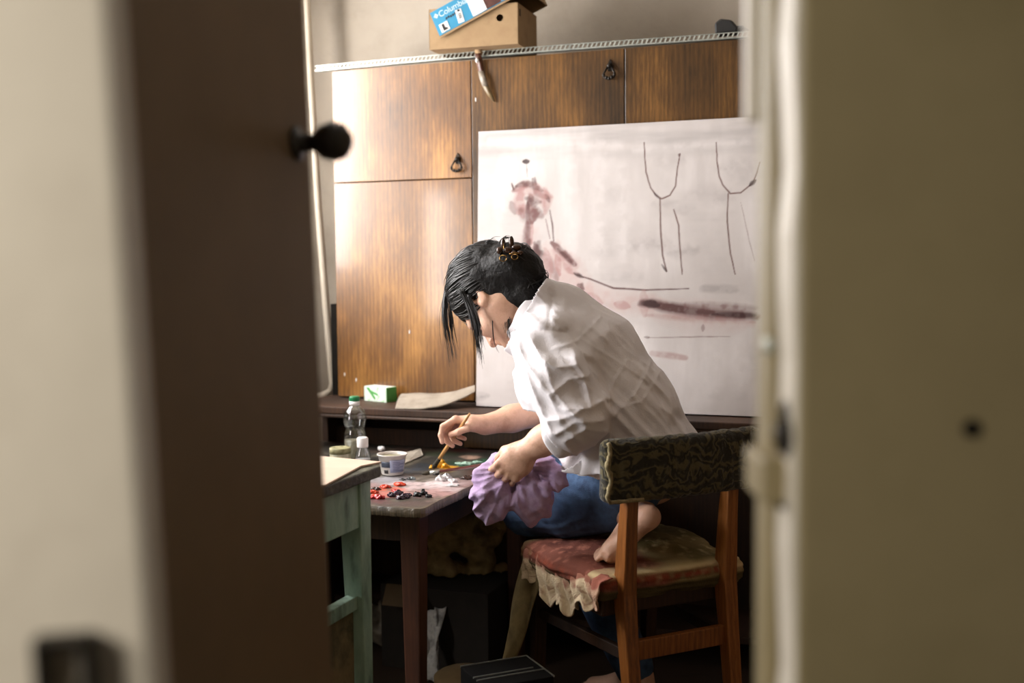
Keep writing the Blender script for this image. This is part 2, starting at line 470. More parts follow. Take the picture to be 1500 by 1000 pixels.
# ================================================================== room shell
def struct(name, mb, m, **k):
    o = mb.build(name, m, **k); o['kind'] = 'structure'; return o
ZC = 2.75
SL, SR = -.45, 2.1            # left and right walls in room coordinates
NB = -.32                     # back wall
YD = .92                      # door partition plane (room side)
def to_partition(s):          # n at which the wall at s meets the partition
    return (rf(s,0).y-(YD))/(-N2.y)
NL, NR_ = to_partition(SL), to_partition(SR)
b = MB()
b.prism([rf(SL-.2, NB-.2), rf(SR+.2, NB-.2), rf(SR+.2, NR_+.4), V((3.3,NR_*0+YD-.2,0)), V((3.3,-1.8,0)), V((-3.3,-1.8,0)), V((-3.3,YD,0)), rf(SL-.2, NL+.2)], (0,0,-.06))
struct('floor', b, M['floor'])
b = MB()
b.prism([rf(SL-.2, NB-.2, ZC), rf(SR+.2, NB-.2, ZC), rf(SR+.2, NR_+.4, ZC), V((3.3,YD-.2,ZC)), V((3.3,-1.8,ZC)), V((-3.3,-1.8,ZC)), V((-3.3,YD,ZC)), rf(SL-.2, NL+.2, ZC)], (0,0,.06))
struct('ceiling', b, M['ceiling'])
b = MB(); b.prism([rf(SL-.12, NB-.12), rf(SR+.12, NB-.12), rf(SR+.12, NB), rf(SL-.12, NB)], (0,0,ZC))
struct('wall_back', b, M['plaster'])
b = MB(); b.prism([rf(SR, NB), rf(SR+.12, NB), rf(SR+.12, NR_), rf(SR, NR_)], (0,0,ZC))
struct('wall_right', b, mat('brown_wallpaper', [rgb(86,70,54), rgb(104,86,66)], 6, .9))
# left wall with the window opening
WN0, WN1, WZ0, WZ1 = .15, 1.33, 1.12, 2.36
b = MB()
VN0, VN1, VZ0, VZ1 = 1.64, 2.36, .86, 1.60  # low second opening, unseen; added to light the chair's left side
for n0, n1, z0, z1 in ((NB, WN0, 0, ZC), (WN1, VN0, 0, ZC), (VN1, NL+.1, 0, ZC), (WN0, WN1, 0, WZ0), (WN0, WN1, WZ1, ZC), (VN0, VN1, 0, VZ0), (VN0, VN1, VZ1, ZC)):
    b.prism([rf(SL, n0, z0), rf(SL, n1, z0), rf(SL-.2, n1, z0), rf(SL-.2, n0, z0)], (0,0,z1-z0))
struct('wall_left', b, M['plaster'])
b = MB()
def wbar(n0, n1, z0, z1, t=.05): b.prism([rf(SL-.10, n0, z0), rf(SL-.10, n1, z0), rf(SL-.10-t, n1, z0), rf(SL-.10-t, n0, z0)], (0,0,z1-z0))
wbar(WN0, WN0+.05, WZ0, WZ1); wbar(WN1-.05, WN1, WZ0, WZ1); wbar(WN0+.05, WN1-.05, WZ0, WZ0+.05); wbar(WN0+.05, WN1-.05, WZ1-.05, WZ1)
wbar((WN0+WN1)/2-.025, (WN0+WN1)/2+.025, WZ0+.05, WZ1-.05)
win = struct('window_1', b, M['trim_cream'])
b = MB()
wbar(VN0, VN0+.05, VZ0, VZ1); wbar(VN1-.05, VN1, VZ0, VZ1); wbar(VN0+.05, VN1-.05, VZ0, VZ0+.05); wbar(VN0+.05, VN1-.05, VZ1-.05, VZ1)
struct('added_window', b, M['trim_cream'])
b = MB(); b.prism([rf(SL+.08, WN0-.04, WZ0-.03), rf(SL+.08, WN1+.04, WZ0-.03), rf(SL-.10, WN1+.04, WZ0-.03), rf(SL-.10, WN0-.04, WZ0-.03)], (0,0,.03))
struct('window_sill', b, M['trim_cream'], parent=win)
# window daylight: an overcast sky seen through the opening
def area(name, loc, look, sx, sy, power, color):
    l = bpy.data.lights.new(name, 'AREA'); l.shape = 'RECTANGLE'; l.size = sx; l.size_y = sy; l.energy = power; l.color = color
    o = bpy.data.objects.new(name, l); COL.objects.link(o); o.location = loc
    o.rotation_euler = (V(look)-V(loc)).to_track_quat('-Z', 'Y').to_euler(); return o
wc = rf(SL-.19, (WN0+WN1)/2, (WZ0+WZ1)/2)
area('window_daylight', wc, wc+D2*1.0+V((0,0,-.08)), WN1-WN0, WZ1-WZ0, 98.0, (1.0, .965, .95))
wc2 = rf(SL-.19, (VN0+VN1)/2, (VZ0+VZ1)/2)
area('added_window_light', wc2, wc2+D2, VN1-VN0, VZ1-VZ0, 38.0, (1.0, .965, .95))  # added light through the low opening, for the chair post
# hallway lamp near the left leaf
area('hallway_lamp', (-1.15, -.12, 1.5), (-.36, .66, 1.15), .45, .45, 19.0, (1.0, .95, .84))
W = bpy.data.worlds.new('world'); SC.world = W; W.use_nodes = True
W.node_tree.nodes['Background'].inputs[0].default_value = (.93, .96, 1, 1); W.node_tree.nodes['Background'].inputs[1].default_value = 1.6
# door partition and hallway
DL, DR, DZ = -.56, .92, 2.12
pl = rf(SL-.2, NL); pr = V((3.0, 0, 0))
b = MB()
b.span((-3.0, YD-.14, 0), (DL, YD, ZC)); b.span((DR, YD-.14, 0), (3.0, YD, ZC)); b.span((DL, YD-.14, DZ), (DR, YD, ZC))
struct('wall_front', b, mat('brown_wall_paint', [rgb(88,74,58), rgb(104,88,70)], 5, .9))
b = MB(); b.span((-3.2, -1.6, 0), (-3.0, YD, ZC)); struct('wall_hall_left', b, M['plaster_hall'])
b = MB(); b.span((3.0, -1.6, 0), (3.2, YD, ZC)); struct('wall_hall_right', b, M['plaster_hall'])
b = MB(); b.span((-3.2, -1.75, 0), (3.2, -1.6, ZC)); struct('wall_hall_back', b, M['plaster_hall'])
b = MB()
b.span((DL, YD-.15, 0), (DL+.03, YD+.01, DZ)); b.span((DR-.03, YD-.15, 0), (DR, YD+.01, DZ)); b.span((DL+.03, YD-.15, DZ-.03), (DR-.03, YD+.01, DZ))
struct('trim_1', b, M['trim_cream'])
# ---- door_1: pale leaf standing nearest on the left
def leaf(name, a, bpt, z0, z1, thick, m, lean=0.0, bevel=.006):
    """upright leaf whose visible face runs from ground point a (hinge) to bpt (free edge)"""
    a = V((a[0], a[1], 0)); e = V((bpt[0], bpt[1], 0)); L = (e-a).length
    o = bpy.data.objects.new(name+'_tmp', None)
    rz = math.atan2((e-a).y, (e-a).x)
    mb = MB(); mb.box((L/2, thick/2, (z1-z0)/2), (L, thick, z1-z0))
    d = mb.build(name, m, bevel=bevel, bseg=3); d['kind'] = 'structure'
    d.location = (a.x, a.y, z0)
    d.rotation_euler = (Matrix.Rotation(rz, 3, 'Z') @ Matrix.Rotation(lean, 3, 'Y')).to_euler()
    bpy.data.objects.remove(o); return d, L
def px_at(px, Y, py=500): return at(px, py, Y)
E1 = at(192, 480, .70)
d1, L1 = leaf('door_1', (E1.x-.62, .63), (E1.x, .70), .01, 2.06, .045, M['door_cream'], lean=-math.radians(1.8))
# lean pivots at the hinge foot: slide so the free edge sits where it should at eye height
d1.location.x += math.sin(math.radians(1.8))*1.15
lk = MB()
lk.box((0,0,0), (.006,.03,.006)); 
lk = MB()
for (cx, cz, w, h) in ((0,.0,.034,.006), (-.014,-.03,.006,.06), (.014,-.03,.006,.06)): lk.box((cx, 0, cz), (w, .016, h))
lo = lk.build('bolt_keeper', M['iron'], d1, bevel=.001)
inv = (Matrix.Translation(d1.location) @ d1.rotation_euler.to_matrix().to_4x4()).inverted()
p = inv @ at(80, 952, .665); lo.location = (p.x, -.008, p.z)
# ---- door_2: dark brown leaf swung into the room
E2 = at(466, 560, 1.5)
d2, L2 = leaf('door_2', (-.40, .85), (E2.x, E2.y), .01, 2.06, .042, M['door_brown'], lean=0)
d2.rotation_euler = (d2.rotation_euler.to_matrix() @ Matrix.Rotation(math.radians(-1.3), 3, 'X')).to_euler()
d2.location.x += math.sin(math.radians(1.3))*1.1*1.0
inv2 = (Matrix.Translation(d2.location) @ d2.rotation_euler.to_matrix().to_4x4()).inverted()
kp = inv2 @ at(489, 207, 1.45)
kb = MB(); Rk = Matrix.Rotation(math.pi/2, 3, 'X')
dist = -kp.y
kb.lathe([(0,0),(.022,0),(.022,.004),(.012,.006),(.011,dist-.026),(.021,dist-.016),(.0255,dist),(.021,dist+.014),(.010,dist+.022),(0,dist+.023)], (kp.x, 0, kp.z), 24, Rk)
kb.build('door_knob', M['knob'], d2)
# ---- door_3: closed right leaf with stepped meeting edge
xf, y0, y1, xr, y2 = at(1171,400,.90).x, .90, .958, at(1127,400,.958).x, 1.012
b = MB(); b.span((xf, y0, .01), (.90, y1, 2.08))
M['olive'] = mat('door_olive_paint', [rgb(138,124,90), rgb(148,133,99), rgb(142,127,94)], 4, .55, bump=.08, bscale=16)
d3 = b.build('door_3', M['olive'], bevel=.006, bseg=3); d3['kind'] = 'structure'
b = MB(); b.span((xr, y1, .01), (xr+.13, y2, 2.08))
b.build('rebate_strip', M['olive'], d3, bevel=.007, bseg=3)
# painted slam-lip along the front arris and the worn paint lumps
b = MB()
pts = []; 
for i in range(41):
    z = .01+2.07*i/40
    pts.append((xf+.001+.0016*math.sin(z*31)+.001*math.sin(z*77), y0+.028, z))
b.bar(pts, (.010, .050), (1,0,0))
b.build('lit_edge_moulding', M['trim_cream'], d3, bevel=.003)  # same paint as the leaf; window light on the edge put into the cream
zt = at(1105, 178, y2).z
b = MB(); b.prism([(xr-.009, y2-.006, zt), (xr+.03, y2-.006, zt), (xr+.03, y2-.006, 2.08), (xr-.009, y2-.006, 2.08), (xr-.009, y2-.006, zt+.03)], (0,.02,0))
b.build('draught_strip', M['trim_cream'], d3, bevel=.003)
# lock case painted over, with its shadows set in as dark solids
b = MB(); lz1, lz0 = at(1140,674,.92).z, at(1140,742,.92).z
lx0, lx1 = at(1116,700,.93).x, at(1174,700,.93).x
b.span((lx0, .925, lz0), (lx1+.004, 1.0, lz1)); lc = b.build('lock_case', M['olive'], d3, bevel=.004, bseg=3)
b = MB(); b.span((at(1144,740,.92).x, .922, at(1144,748,.92).z), (lx1+.002, .98, lz0+.003)); b.build('latch_shadow', M['iron'], d3, bevel=.002)  # dark bar standing for the shadow below the lock case
b = MB(); b.blob((at(1152,640,.915).x, .916, at(1152,640,.915).z), (.010,.012,.016), bumpy=.1); b.blob((at(1152,606,.925).x, .925, at(1152,606,.925).z), (.006,.009,.011), bumpy=.1)
b.build('lock_shadow', M['iron'], d3)  # dark lumps standing for the shadow above the lock case
b = MB(); b.blob((xr+.002, y1+.006, at(1119,506,.965).z), (.006,.007,.008)); b.build('screw_and_glint', M['zinc'], d3)  # bright highlight on the edge, set in as a zinc dot
b = MB(); b.lathe([(0,0),(.006,0),(.0075,.003),(.006,.004),(.003,.002),(0,.002)], (at(1422,627,.9).x, .901, at(1422,627,.9).z), 18, Matrix.Rotation(math.pi/2,3,'X')); b.build('screw_and_glint', M['iron'], d3)
# ================================================================== pipe in the corner, dark plank
def R(px, py, n):
    """point where the pixel ray meets the plane at distance n in front of the cabinet fronts"""
    d = ray(px, py); o = V((0,0,H))
    t = (n-(o-P0).dot(N2))/d.dot(N2)
    return o+d*t
nP = -.20
a_, c_, e_ = R(446,-60,nP), R(486,548,nP), R(489,566,nP)
pp = [a_+(a_-c_)*1.2, a_, R(455,120,nP), R(466,300,nP), R(477,440,nP), c_, R(488,562,nP), R(484,573,nP), R(476,578,nP), R(452,585,nP), R(400,596,nP)]
b = MB(); b.tube(pp, .0125, 14)
hp = b.build('heating_pipe', M['pipe']); tag(hp, 'thin cream painted heating pipe leaning down the corner left of the cabinet', 'pipe')
b = MB(); c1, c2 = R(488.5,445,-.06), R(495,583,-.06)
zt_, zb_ = c1.z, .752
b.prism([rf(to_rf(c1)[0]-.012, -.06, zb_), rf(to_rf(c1)[0]+.016, -.06, zb_), rf(to_rf(c1)[0]+.016, -.10, zb_), rf(to_rf(c1)[0]-.012, -.10, zb_)], (0,0,zt_-zb_))
o = b.build('wood_slat', mat('black_slat', [rgb(20,18,16), rgb(30,27,23)], 20, .95, spec=.1), bevel=.002); tag(o, 'narrow black slat standing upright between the pipe and the cabinet side', 'slat')
# ================================================================== sideboard (base with ledge)
ZS = .752
sb = thing('sideboard', 'dark wooden base with a projecting ledge under the big wardrobe cabinet', 'sideboard', P0, -TH)
W3 = .478*3
b = MB(); b.span((-.065, -.21, ZS-.022), (W3+.06, .30, ZS)); b.build('ledge_top', M['wood_dark'], sb, bevel=.003)
for s0 in (-.05, W3+.02):
    b = MB(); b.span((s0, -.02, .0), (s0+.022, .29, ZS-.022)); b.build('side_panel', M['wood_dark'], sb, bevel=.002)
b = MB(); b.span((-.028, .27, .0), (W3+.02, .285, ZS-.022)); b.build('back_panel', M['wood_dark'], sb)
b = MB(); b.span((.44, .0, .612), (W3+.02, .018, ZS-.024)); b.build('drawer_front', M['veneer_darkened'], sb, bevel=.002)
b = MB(); b.span((-.028, .03, .60), (.44, .05, .655)); b.build('niche_rail', M['wood_dark'], sb, bevel=.002)
b = MB(); b.span((-.028, -.0, .085), (W3+.02, .27, .105)); b.build('bottom_shelf', M['wood_dark'], sb, bevel=.002)
b = MB(); b.tube([(-.06, -.205, ZS-.028), (W3+.05, -.205, ZS-.028)], .006, 8); b.build('edge_lipping', M['wood_dark'], sb)
# ================================================================== cabinet
ZT = R(493,103,0).z
wc_ = thing('cabinet', 'tall brown veneered wardrobe cabinet with flush doors against the back wall', 'cabinet', P0+V((0,0,0)), -TH)
b = MB()
T = .018
ZS1 = ZS+.0015; b.span((0, .02, ZS1), (T, .30, ZT)); b.span((W3-T, .02, ZS1), (W3, .30, ZT)); b.span((T, .02, ZS1), (W3-T, .30, ZS1+T)); b.span((T, .02, ZT-T), (W3-T, .30, ZT))
b.span((T, .285, ZS+T), (W3-T, .30, ZT-T)); b.span((.478-T/2, .02, ZS+T), (.478+T/2, .285, ZT-T)); b.span((2*.478-T/2, .02, ZS+T), (2*.478+T/2, .285, ZT-T))
b.build('carcass', M['wood_dark'], wc_, bevel=.001)
zsp = R(497,268,0).z
def cdoor(s0, s1, z0, z1, vm='veneer'):
    g = .0016
    b = MB(); b.span((s0+g, 0, z0+g), (s1-g, .018, z1-g)); return b.build('door', M[vm], wc_, bevel=.0012)
def pull(door, s, z, wide=1.0):
    b = MB()
    b.prism([(s-.010,0,z+.014),(s-.004,0,z+.026),(s,0,z+.033),(s+.004,0,z+.026),(s+.010,0,z+.014),(s+.006,0,z+.0),(s-.006,0,z+.0)], (0,-.004,0))
    b.blob((s, -.008, z+.014), (.008,.008,.008), 10, 8)
    pp = [(s-.006,-.010,z+.010)]
    for k in range(13):
        a = math.radians(140+260*k/12)
        pp.append((s+.0175*wide*math.cos(a), -.013, z-.010-.0115*math.sin(a)*-1 if False else z-.012+.0125*math.sin(a)))
    pp.append((s+.006,-.010,z+.010))
    b.tube(pp, .0026, 8)
    for sx in (-.016, -.008, 0, .008, .016): b.blob((s+sx*wide, -.014, z-.0225+.010*abs(sx/.016)**2), (.0048,.004,.0052), 8, 6)
    b.build('drop_pull', M['iron'], door)
dA = cdoor(0, .478, zsp, ZT); dB = cdoor(0, .478, ZS+.004, zsp)
dC = cdoor(.478, .956, ZS+.004, ZT, 'veneer_darkened'); dD = cdoor(.956, W3, ZS+.004, ZT, 'veneer_darkened')
q = to_rf(R(671,240,0)); pull(dA, q[0], q[2])
q = to_rf(R(894,104,0)); pull(dC, q[0], q[2])
q = to_rf(R(1085,400,0)); pull(dD, W3-.05, q[2])
pull(dB, .43, ZS+.30) if False else None
# flecks of white paint chipped at the door edges
b = MB()
for px, py in ((697,146),(505,548),(522,556),(600,486)):
    b = MB(); q = to_rf(R(px,py,0)); b.box((q[0], -.0008, q[2]), (.003,.0016,.010 if px>510 or py>500 else .014))
    b.build('paint_fleck', M['white'], wc_)
# ---- perforated bead along the top edge
b = MB()
L0, L1_ = -.055, W3+.02
def sag(s): return .004*math.sin(s*3.1)+.003*max(0, s-.5)
rail0 = []; rail1 = []
hgt = .020
for i in range(60):
    s = L0+(L1_-L0)*i/59; z = ZT+.0035+sag(s)
    rail0.append((s, -.004, z)); rail1.append((s, -.002, z+hgt*.72))
b.bar(rail0, (.003,.006), (0,0,1)); b.bar(rail1, (.002,.005), (0,0,1))
nS = 110
for i in range(nS):
    s = L0+.005+(L1_-L0-.02)*i/nS; z = ZT+.0035+sag(s)
    b.bar([(s, -.0045, z), (s+.006, -.0025, z+hgt*.72)], (.0045,.0012), (1,0,0))
b.bar([(r[0], .006, r[2]-.001) for r in rail0], (.002,.02), (0,0,1))
o = b.build('corner_bead', M['zinc'], None, loc=P0, rotz=-TH); tag(o, 'thin perforated galvanised metal strip lying along the top edge of the cabinet', 'metal strip')
# ================================================================== shoe box on top
zb = ZT+.0225
f0, f1 = onz(629,73,zb), onz(759,64,zb)
BW = (f1-f0).length; BD = .20; BH = .118
brz = math.atan2(f1.y-f0.y, f1.x-f0.x)
bx = thing('shoe_box', 'tan cardboard shoe box with a blue printed skewed lid on top of the cabinet', 'box', f0, brz)
t = .0025
b = MB(); b.span((0,0,0),(BW,BD,t)); b.span((0,0,t),(t,BD,BH)); b.span((0,BD-t,t),(BW,BD,BH))
# right end with locking notches
b.prism([(BW-t,0,t),(BW-t,BD,t),(BW-t,BD,BH),(BW-t,0,BH)], (t,0,0))
# front wall with a round finger hole
hx, hz, hr = (733-629)/130.0*BW, None, .0105
hz = R(733,27,(-f0+P0).dot(N2)*-1).z-zb if False else (at(733,26,(f0.y+(f1.y-f0.y)*.8)).z-zb)
ring = []; K = 24
outer = []
for k in range(K):
    a = 2*math.pi*k/K; ring.append((hx+hr*math.cos(a), hz+hr*math.sin(a)))
def edge_pt(a):
    dx, dz = math.cos(a), math.sin(a); ts = []
    if dx > 1e-9: ts.append((BW-hx)/dx)
    if dx < -1e-9: ts.append((0-hx)/dx)
    if dz > 1e-9: ts.append((BH-hz)/dz)
    if dz < -1e-9: ts.append((t-hz)/dz)
    tt = min(ts); return (hx+dx*tt, hz+dz*tt)
angs = sorted([2*math.pi*k/K for k in range(K)]+[math.atan2(z-hz, x-hx) % (2*math.pi) for x in (0,BW) for z in (t,BH)])
vs = []; n_ = len(angs)
for yy in (0, t):
    for a in angs: vs.append((hx+hr*math.cos(a), yy, hz+hr*math.sin(a)))
    for a in angs: e = edge_pt(a); vs.append((e[0], yy, e[1]))
fs = []
for k in range(n_):
    k2 = (k+1) % n_
    fs.append((k, k2, n_+k2, n_+k)); fs.append((2*n_+k, 3*n_+k, 3*n_+k2, 2*n_+k2)); fs.append((k, 2*n_+k, 2*n_+k2, k2))
b.add(vs, fs)
b.build('box_body', M['cardboard'], bx)
b = MB(); b.box((BW-.001, .02, BH-.025), (.004,.010,.02)); b.build('lock_tab', M['cardboard_in'], bx)
# lid, tipped with its left end low
la = math.radians(23.6); LH = .080; LL = BW+.02; LD = BD+.014
inv = (Matrix.Translation(f0) @ Matrix.Rotation(brz,4,'Z')).inverted()
c0 = inv @ at(645,56,f0.y-.02)
lid = MB()
lid.span((0,0,0),(LL,t,LH)); lid.span((0,LD-t,0),(LL,LD,LH)); lid.span((LL-t,t,0),(LL,LD-t,LH)); lid.span((0,0,LH-t),(LL,LD,LH))
lido = lid.build('lid', M['cardboard'], bx); lido.location = (c0.x, -.010, c0.z); lido.rotation_euler = (0,-la,0)
lido['label'] = 'tipped cardboard lid with a blue printed front'
def patch(name, x0, x1, z0, z1, m, y=-.0006, rot=0.0):
    b = MB(); cx, cz = (x0+x1)/2, (z0+z1)/2
    b.box((0,0,0), (x1-x0, .0008, z1-z0)); o = b.build(name, m, lido); o.location = (cx, y, cz); o.rotation_euler = (0, rot, 0); return o
patch('print_panel', .001, LL-.001, .006, LH, M['lab_blue'])
b = MB(); b.box((LL/2, LD/2, LH+.0005), (LL, LD, .001)); b.build('print_top', M['lab_blue'], lido)
patch('print_white', .118, .170, .008, LH, M['white'], -.0014)
patch('print_photo', .164, .212, .008, LH, M['lab_dark'], -.0018)
patch('print_light', .212, LL-.004, .008, LH, M['lab_blue2'], -.0014)
patch('boot_sticker', .012, .040, .010, .036, M['white'], -.0016)
patch('barcode_sticker', .072, .091, .010, .050, M['white'], -.0016, .12)
b = MB()
for k in range(7): b.box((0, 0, .0145-.0022*k), (.009, .0006, .0009 if k%3 else .0015))
b.box((0,0,.024),(.008,.0006,.006))
o = b.build('barcode', M['lab_black'], lido); o.location = (.0815, -.0024, .022); o.rotation_euler = (0,.12,0)
b = MB(); b.prism([(-.006,0,.010),(.0015,0,.010),(.002,0,-.002),(.009,0,-.006),(.009,0,-.010),(-.006,0,-.010)], (0,-.0006,0))
o = b.build('boot_picture', M['lab_black'], lido); o.location = (.026, -.0022, .023)
b = MB()
for k in range(5): b.box((.0075*k-.016, 0, .001*math.sin(k*2)), (.0055, .0006, .006))
o = b.build('size_print', M['lab_black'], lido); o.location = (.058, -.0014, .043)
fc = bpy.data.curves.new('brand_lettering', 'FONT'); fc.body = 'Columbia'; fc.size = .0255; fc.extrude = .0003; fc.space_character = .95
to = bpy.data.objects.new('lettering_tmp', fc); COL.objects.link(to)
bpy.context.view_layer.update()
tm = bpy.data.meshes.new_from_object(to.evaluated_get(bpy.context.evaluated_depsgraph_get()))
bpy.data.objects.remove(to)
lo = bpy.data.objects.new('lettering', tm); COL.objects.link(lo); tm.materials.clear(); tm.materials.append(M['lab_text'])
lo.parent = lido; lo.location = (.024, -.0014, .0545); lo.rotation_euler = (math.pi/2, 0, 0); lo['label'] = 'pale brand lettering on the blue print'
b = MB()
for dx, dz in ((0,.0042),(0,-.0042),(.0042,0),(-.0042,0)): b.prism([(dx-.0036,0,dz),(dx,0,dz+.0036),(dx+.0036,0,dz),(dx,0,dz-.0036)], (0,-.0006,0))
o = b.build('diamond_emblem', M['lab_text'], lido); o.location = (.0155, -.0012, .0640)
# ---- torn tape hanging over the cabinet top
tp = thing('packing_tape', 'torn strip of packing tape hanging over the cabinet top below the shoe box', 'tape', R(701,84,.012))
def ribbon(name, pts, wid, m, par):
    vs = []; n = len(pts)
    for i, (px, py, nn) in enumerate(pts):
        c = R(px, py, nn)-par.location; w = wid[i]
        vs += [c-D2*w/2, c+D2*w/2]
    b = MB(); b.add(vs, [(2*i, 2*i+1, 2*i+3, 2*i+2) for i in range(n-1)], True); return b.build(name, m, par, solid=.0012)
M['tape_clear'] = mat('clear_tape', [rgb(104,84,54), rgb(128,108,76), rgb(150,134,108)], 40, .3)
M['tape_brown'] = mat('brown_tape', [rgb(66,36,24), rgb(96,58,40)], 40, .35)
ribbon('tape_end', [(700,67,.030),(701,76,.028),(702,80,.022)], [.022,.024,.018], M['cardboard'], tp)
ribbon('tape_brown', [(700,78,.026),(702,90,.012),(706,108,.010),(709,117,.013)], [.018,.022,.018,.02], M['tape_brown'], tp)
ribbon('tape_fold', [(704,104,.014),(707,114,.018),(711,126,.017)], [.016,.021,.019], mat('pale_tape', [rgb(118,108,94), rgb(158,148,134)], 60, .4), tp)
ribbon('tape_tail', [(709,120,.012),(713,130,.013),(718,139,.010),(724,149,.006)], [.018,.020,.017,.006], M['tape_clear'], tp)
b = MB(); b.blob(R(699,88,.02)-tp.location, (.005,.003,.007), bumpy=.3); b.build('tape_scrap', M['white'], tp)
# ---- black power adapter
zA = ZT+.022
ad = thing('power_adapter', 'small black plastic adapter block lying on the cabinet top beside the door', 'adapter', R(1068,46,-.02), -TH)
ad.location.z = zA
b = MB(); b.prism([(-.040,0,0),(.020,0,0),(.026,0,.012),(.006,0,.036),(-.026,0,.042),(-.042,0,.030)], (0,.055,0)); b.build('adapter_body', M['black'], ad, bevel=.006, bseg=3)
b = MB(); b.tube([(.018,.03,.014),(.034,.03,.014),(.044,.03,.012)], [.010,.008,.005], 10); b.tube([(.044,.03,.012),(.06,.03,.004),(.09,.04,.003),(.14,.06,.003)], .003, 8); b.build('cable', M['black'], ad)
# ================================================================== tissue box and cloth on the ledge
tq = onz(536,581,ZS); tq2 = onz(558,586,ZS)
tb = thing('tissue_box', 'small pale green and white tissue box on the ledge under the cabinet', 'tissue box', onz(535,584.5,ZS), 0)
e0 = onz(535,584.5,ZS); e1 = onz(567,587.5,ZS)
tb.location += N2*.036+D2*.016
tb.rotation_euler = (0,0,math.atan2(e1.y-e0.y, e1.x-e0.x))
tw = (e1-e0).length; td = .046; th = .047
b = MB(); b.span((0,0,0),(tw,td,th)); o = b.build('carton', M['tissue_white'], tb, bevel=.0015)
b = MB(); b.span((tw,.001,.001),(tw+.0008,td-.001,th-.001)); b.build('green_end', M['tissue_green'], tb)
b = MB(); b.prism([(.010,-.0004,th-.004),(.022,-.0004,th-.004),(.05,-.0004,.012),(.046,-.0004,.006)], (0,-.0006,0)); b.prism([(.030,-.0004,th-.012),(.060,-.0004,th-.022),(.062,-.0004,th-.028),(.032,-.0004,th-.020)], (0,-.0006,0)); b.build('leaf_print', M['tissue_green'], tb)
b = MB(); b.span((.015,.02,th),(tw-.015,.04,th+.0006)); b.build('slot', M['white'], tb)
# linen cloth: lies along the ledge and rides up against the canvas
cb_ = [(579,598.5,.207),(600,599,.207),(622,598,.204),(642,596,.19),(662,590,.16),(680,582,.12),(696,574,.085)]
ct_ = [(589,577,.06),(610,576,.055),(630,576,.05),(650,576,.045),(668,573,.04),(683,569,.035),(696,565,.03)]
b = MB()
def cloth_fn(u, v):
    t = u*6; i = min(int(t), 5); f = t-i
    A = R(*[cb_[i][k]+(cb_[i+1][k]-cb_[i][k])*f for k in range(3)]); B_ = R(*[ct_[i][k]+(ct_[i+1][k]-ct_[i][k])*f for k in range(3)])
    p = A.lerp(B_, v); p.z += .010*math.sin(math.pi*v)+.0010*math.sin(u*17+v*5)*math.sin(u*5)
    s_, n_, z_ = to_rf(p)
    if n_ < .203: p.z = max(p.z, ZS+.004)
    return p
b.grid(cloth_fn, 60, 22)
o = b.build('linen_cloth', M['linen'], None, solid=.003); tag(o, 'folded cream linen cloth lying on the ledge between the tissue box and the canvas', 'cloth')
# ================================================================== the painting
lean = math.asin((.100-.055)/.83)
CU = V((0,0,math.cos(lean)))-N2*math.sin(lean)
CO = R(697.5,597.5,.10); CO.z = ZS+.0045
CWd = 1.02
ctop = None
CN = CU.cross(D2)*-1
CN = N2*math.cos(lean)+V((0,0,math.sin(lean)))
def on_canvas(px, py):
    d = ray(px, py); o = V((0,0,H)); t = (CO-o).dot(CN)/d.dot(CN); p = o+d*t-CO
    return p.dot(D2), p.dot(CU)
CHt = on_canvas(698,193)[1]
NX, NY = 520, 430
xs = np.linspace(0, CWd, NX); ys = np.linspace(0, CHt, NY)
X, Y = np.meshgrid(xs, ys)
colr = np.empty(X.shape+(3,))
def L3(r,g,b_): return np.array(rgb(r,g,b_)[:3])
n1 = fbm(X*7, Y*7, 0*X+.3, 5); n2 = fbm(X*30, Y*6, 0*X+4.3, 4); n3 = fbm(X*5, Y*40, 0*X+9.3, 4); n4 = fbm(X*60, Y*60, 0*X+2.1, 3)
base = L3(204,197,194); white = L3(226,220,218); grey = L3(166,161,160)
w = np.clip((n1-.42)*3.2, 0, 1)[..., None]*np.clip((n2-.3)*2.5,0,1)[..., None]
g = np.clip((.50-n1)*3.0, 0, 1)[..., None]*np.clip((n3-.35)*2.6, 0, 1)[..., None]
colr[:] = base; colr = colr*(1-w*.8)+white*w*.8; colr = colr*(1-g*.75)+grey*g*.75
hb = np.clip((Y-(CHt-.11))/.05, 0, 1)[..., None]*np.clip((n3-.35)*3,0,1)[..., None]; colr = colr*(1-hb*.5)+grey*hb*.5
def F6(x, y): return on_canvas(700+x/2.272, 180+y/2.272)
def stroke(pts, wpx, col, al=1.0, soft=.35, dry=.5, taper=.6, raw=False, grain=1.0):
    global colr
    P = [on_canvas(*p) if raw else F6(*p) for p in pts]
    wd = wpx/2.272*(3.4/1667)*.5*(1.45 if wpx >= 10 else 1.1); dry *= .75
    xx = X+(n4-.5)*wd*.7; yy = Y+(n2-.5)*wd*.5
    d, t_ = seg_d(xx, yy, P)
    ww = wd*(1-taper*np.abs(2*t_-1)**2.2)
    a = np.clip((ww-d)/(ww*soft+1e-5), 0, 1)
    a = a*(1-dry*np.clip((n4-.38)*4, 0, 1)*grain)*al
    a = a[..., None]; colr = colr*(1-a)+np.array(col)*a
BR = L3(92,62,60); BR2 = L3(120,86,84); PK = L3(196,172,168); DK = L3(58,38,38); GY = L3(150,142,142); RS = L3(172,132,128)
for x_, y_, w_, a_ in ((690,290,60,.35),(580,410,120,.4),(680,430,90,.4),(620,270,70,.25),(480,520,120,.2),(860,150,120,.28),(760,240,120,.25),(640,130,90,.22),(30,80,90,.2),(5,915,50,.8),(820,260,60,.3)):
    stroke([(x_-w_*.5,y_),(x_+w_*.5,y_-8)], w_*.55, GY, a_, 1.0, .8, .5)
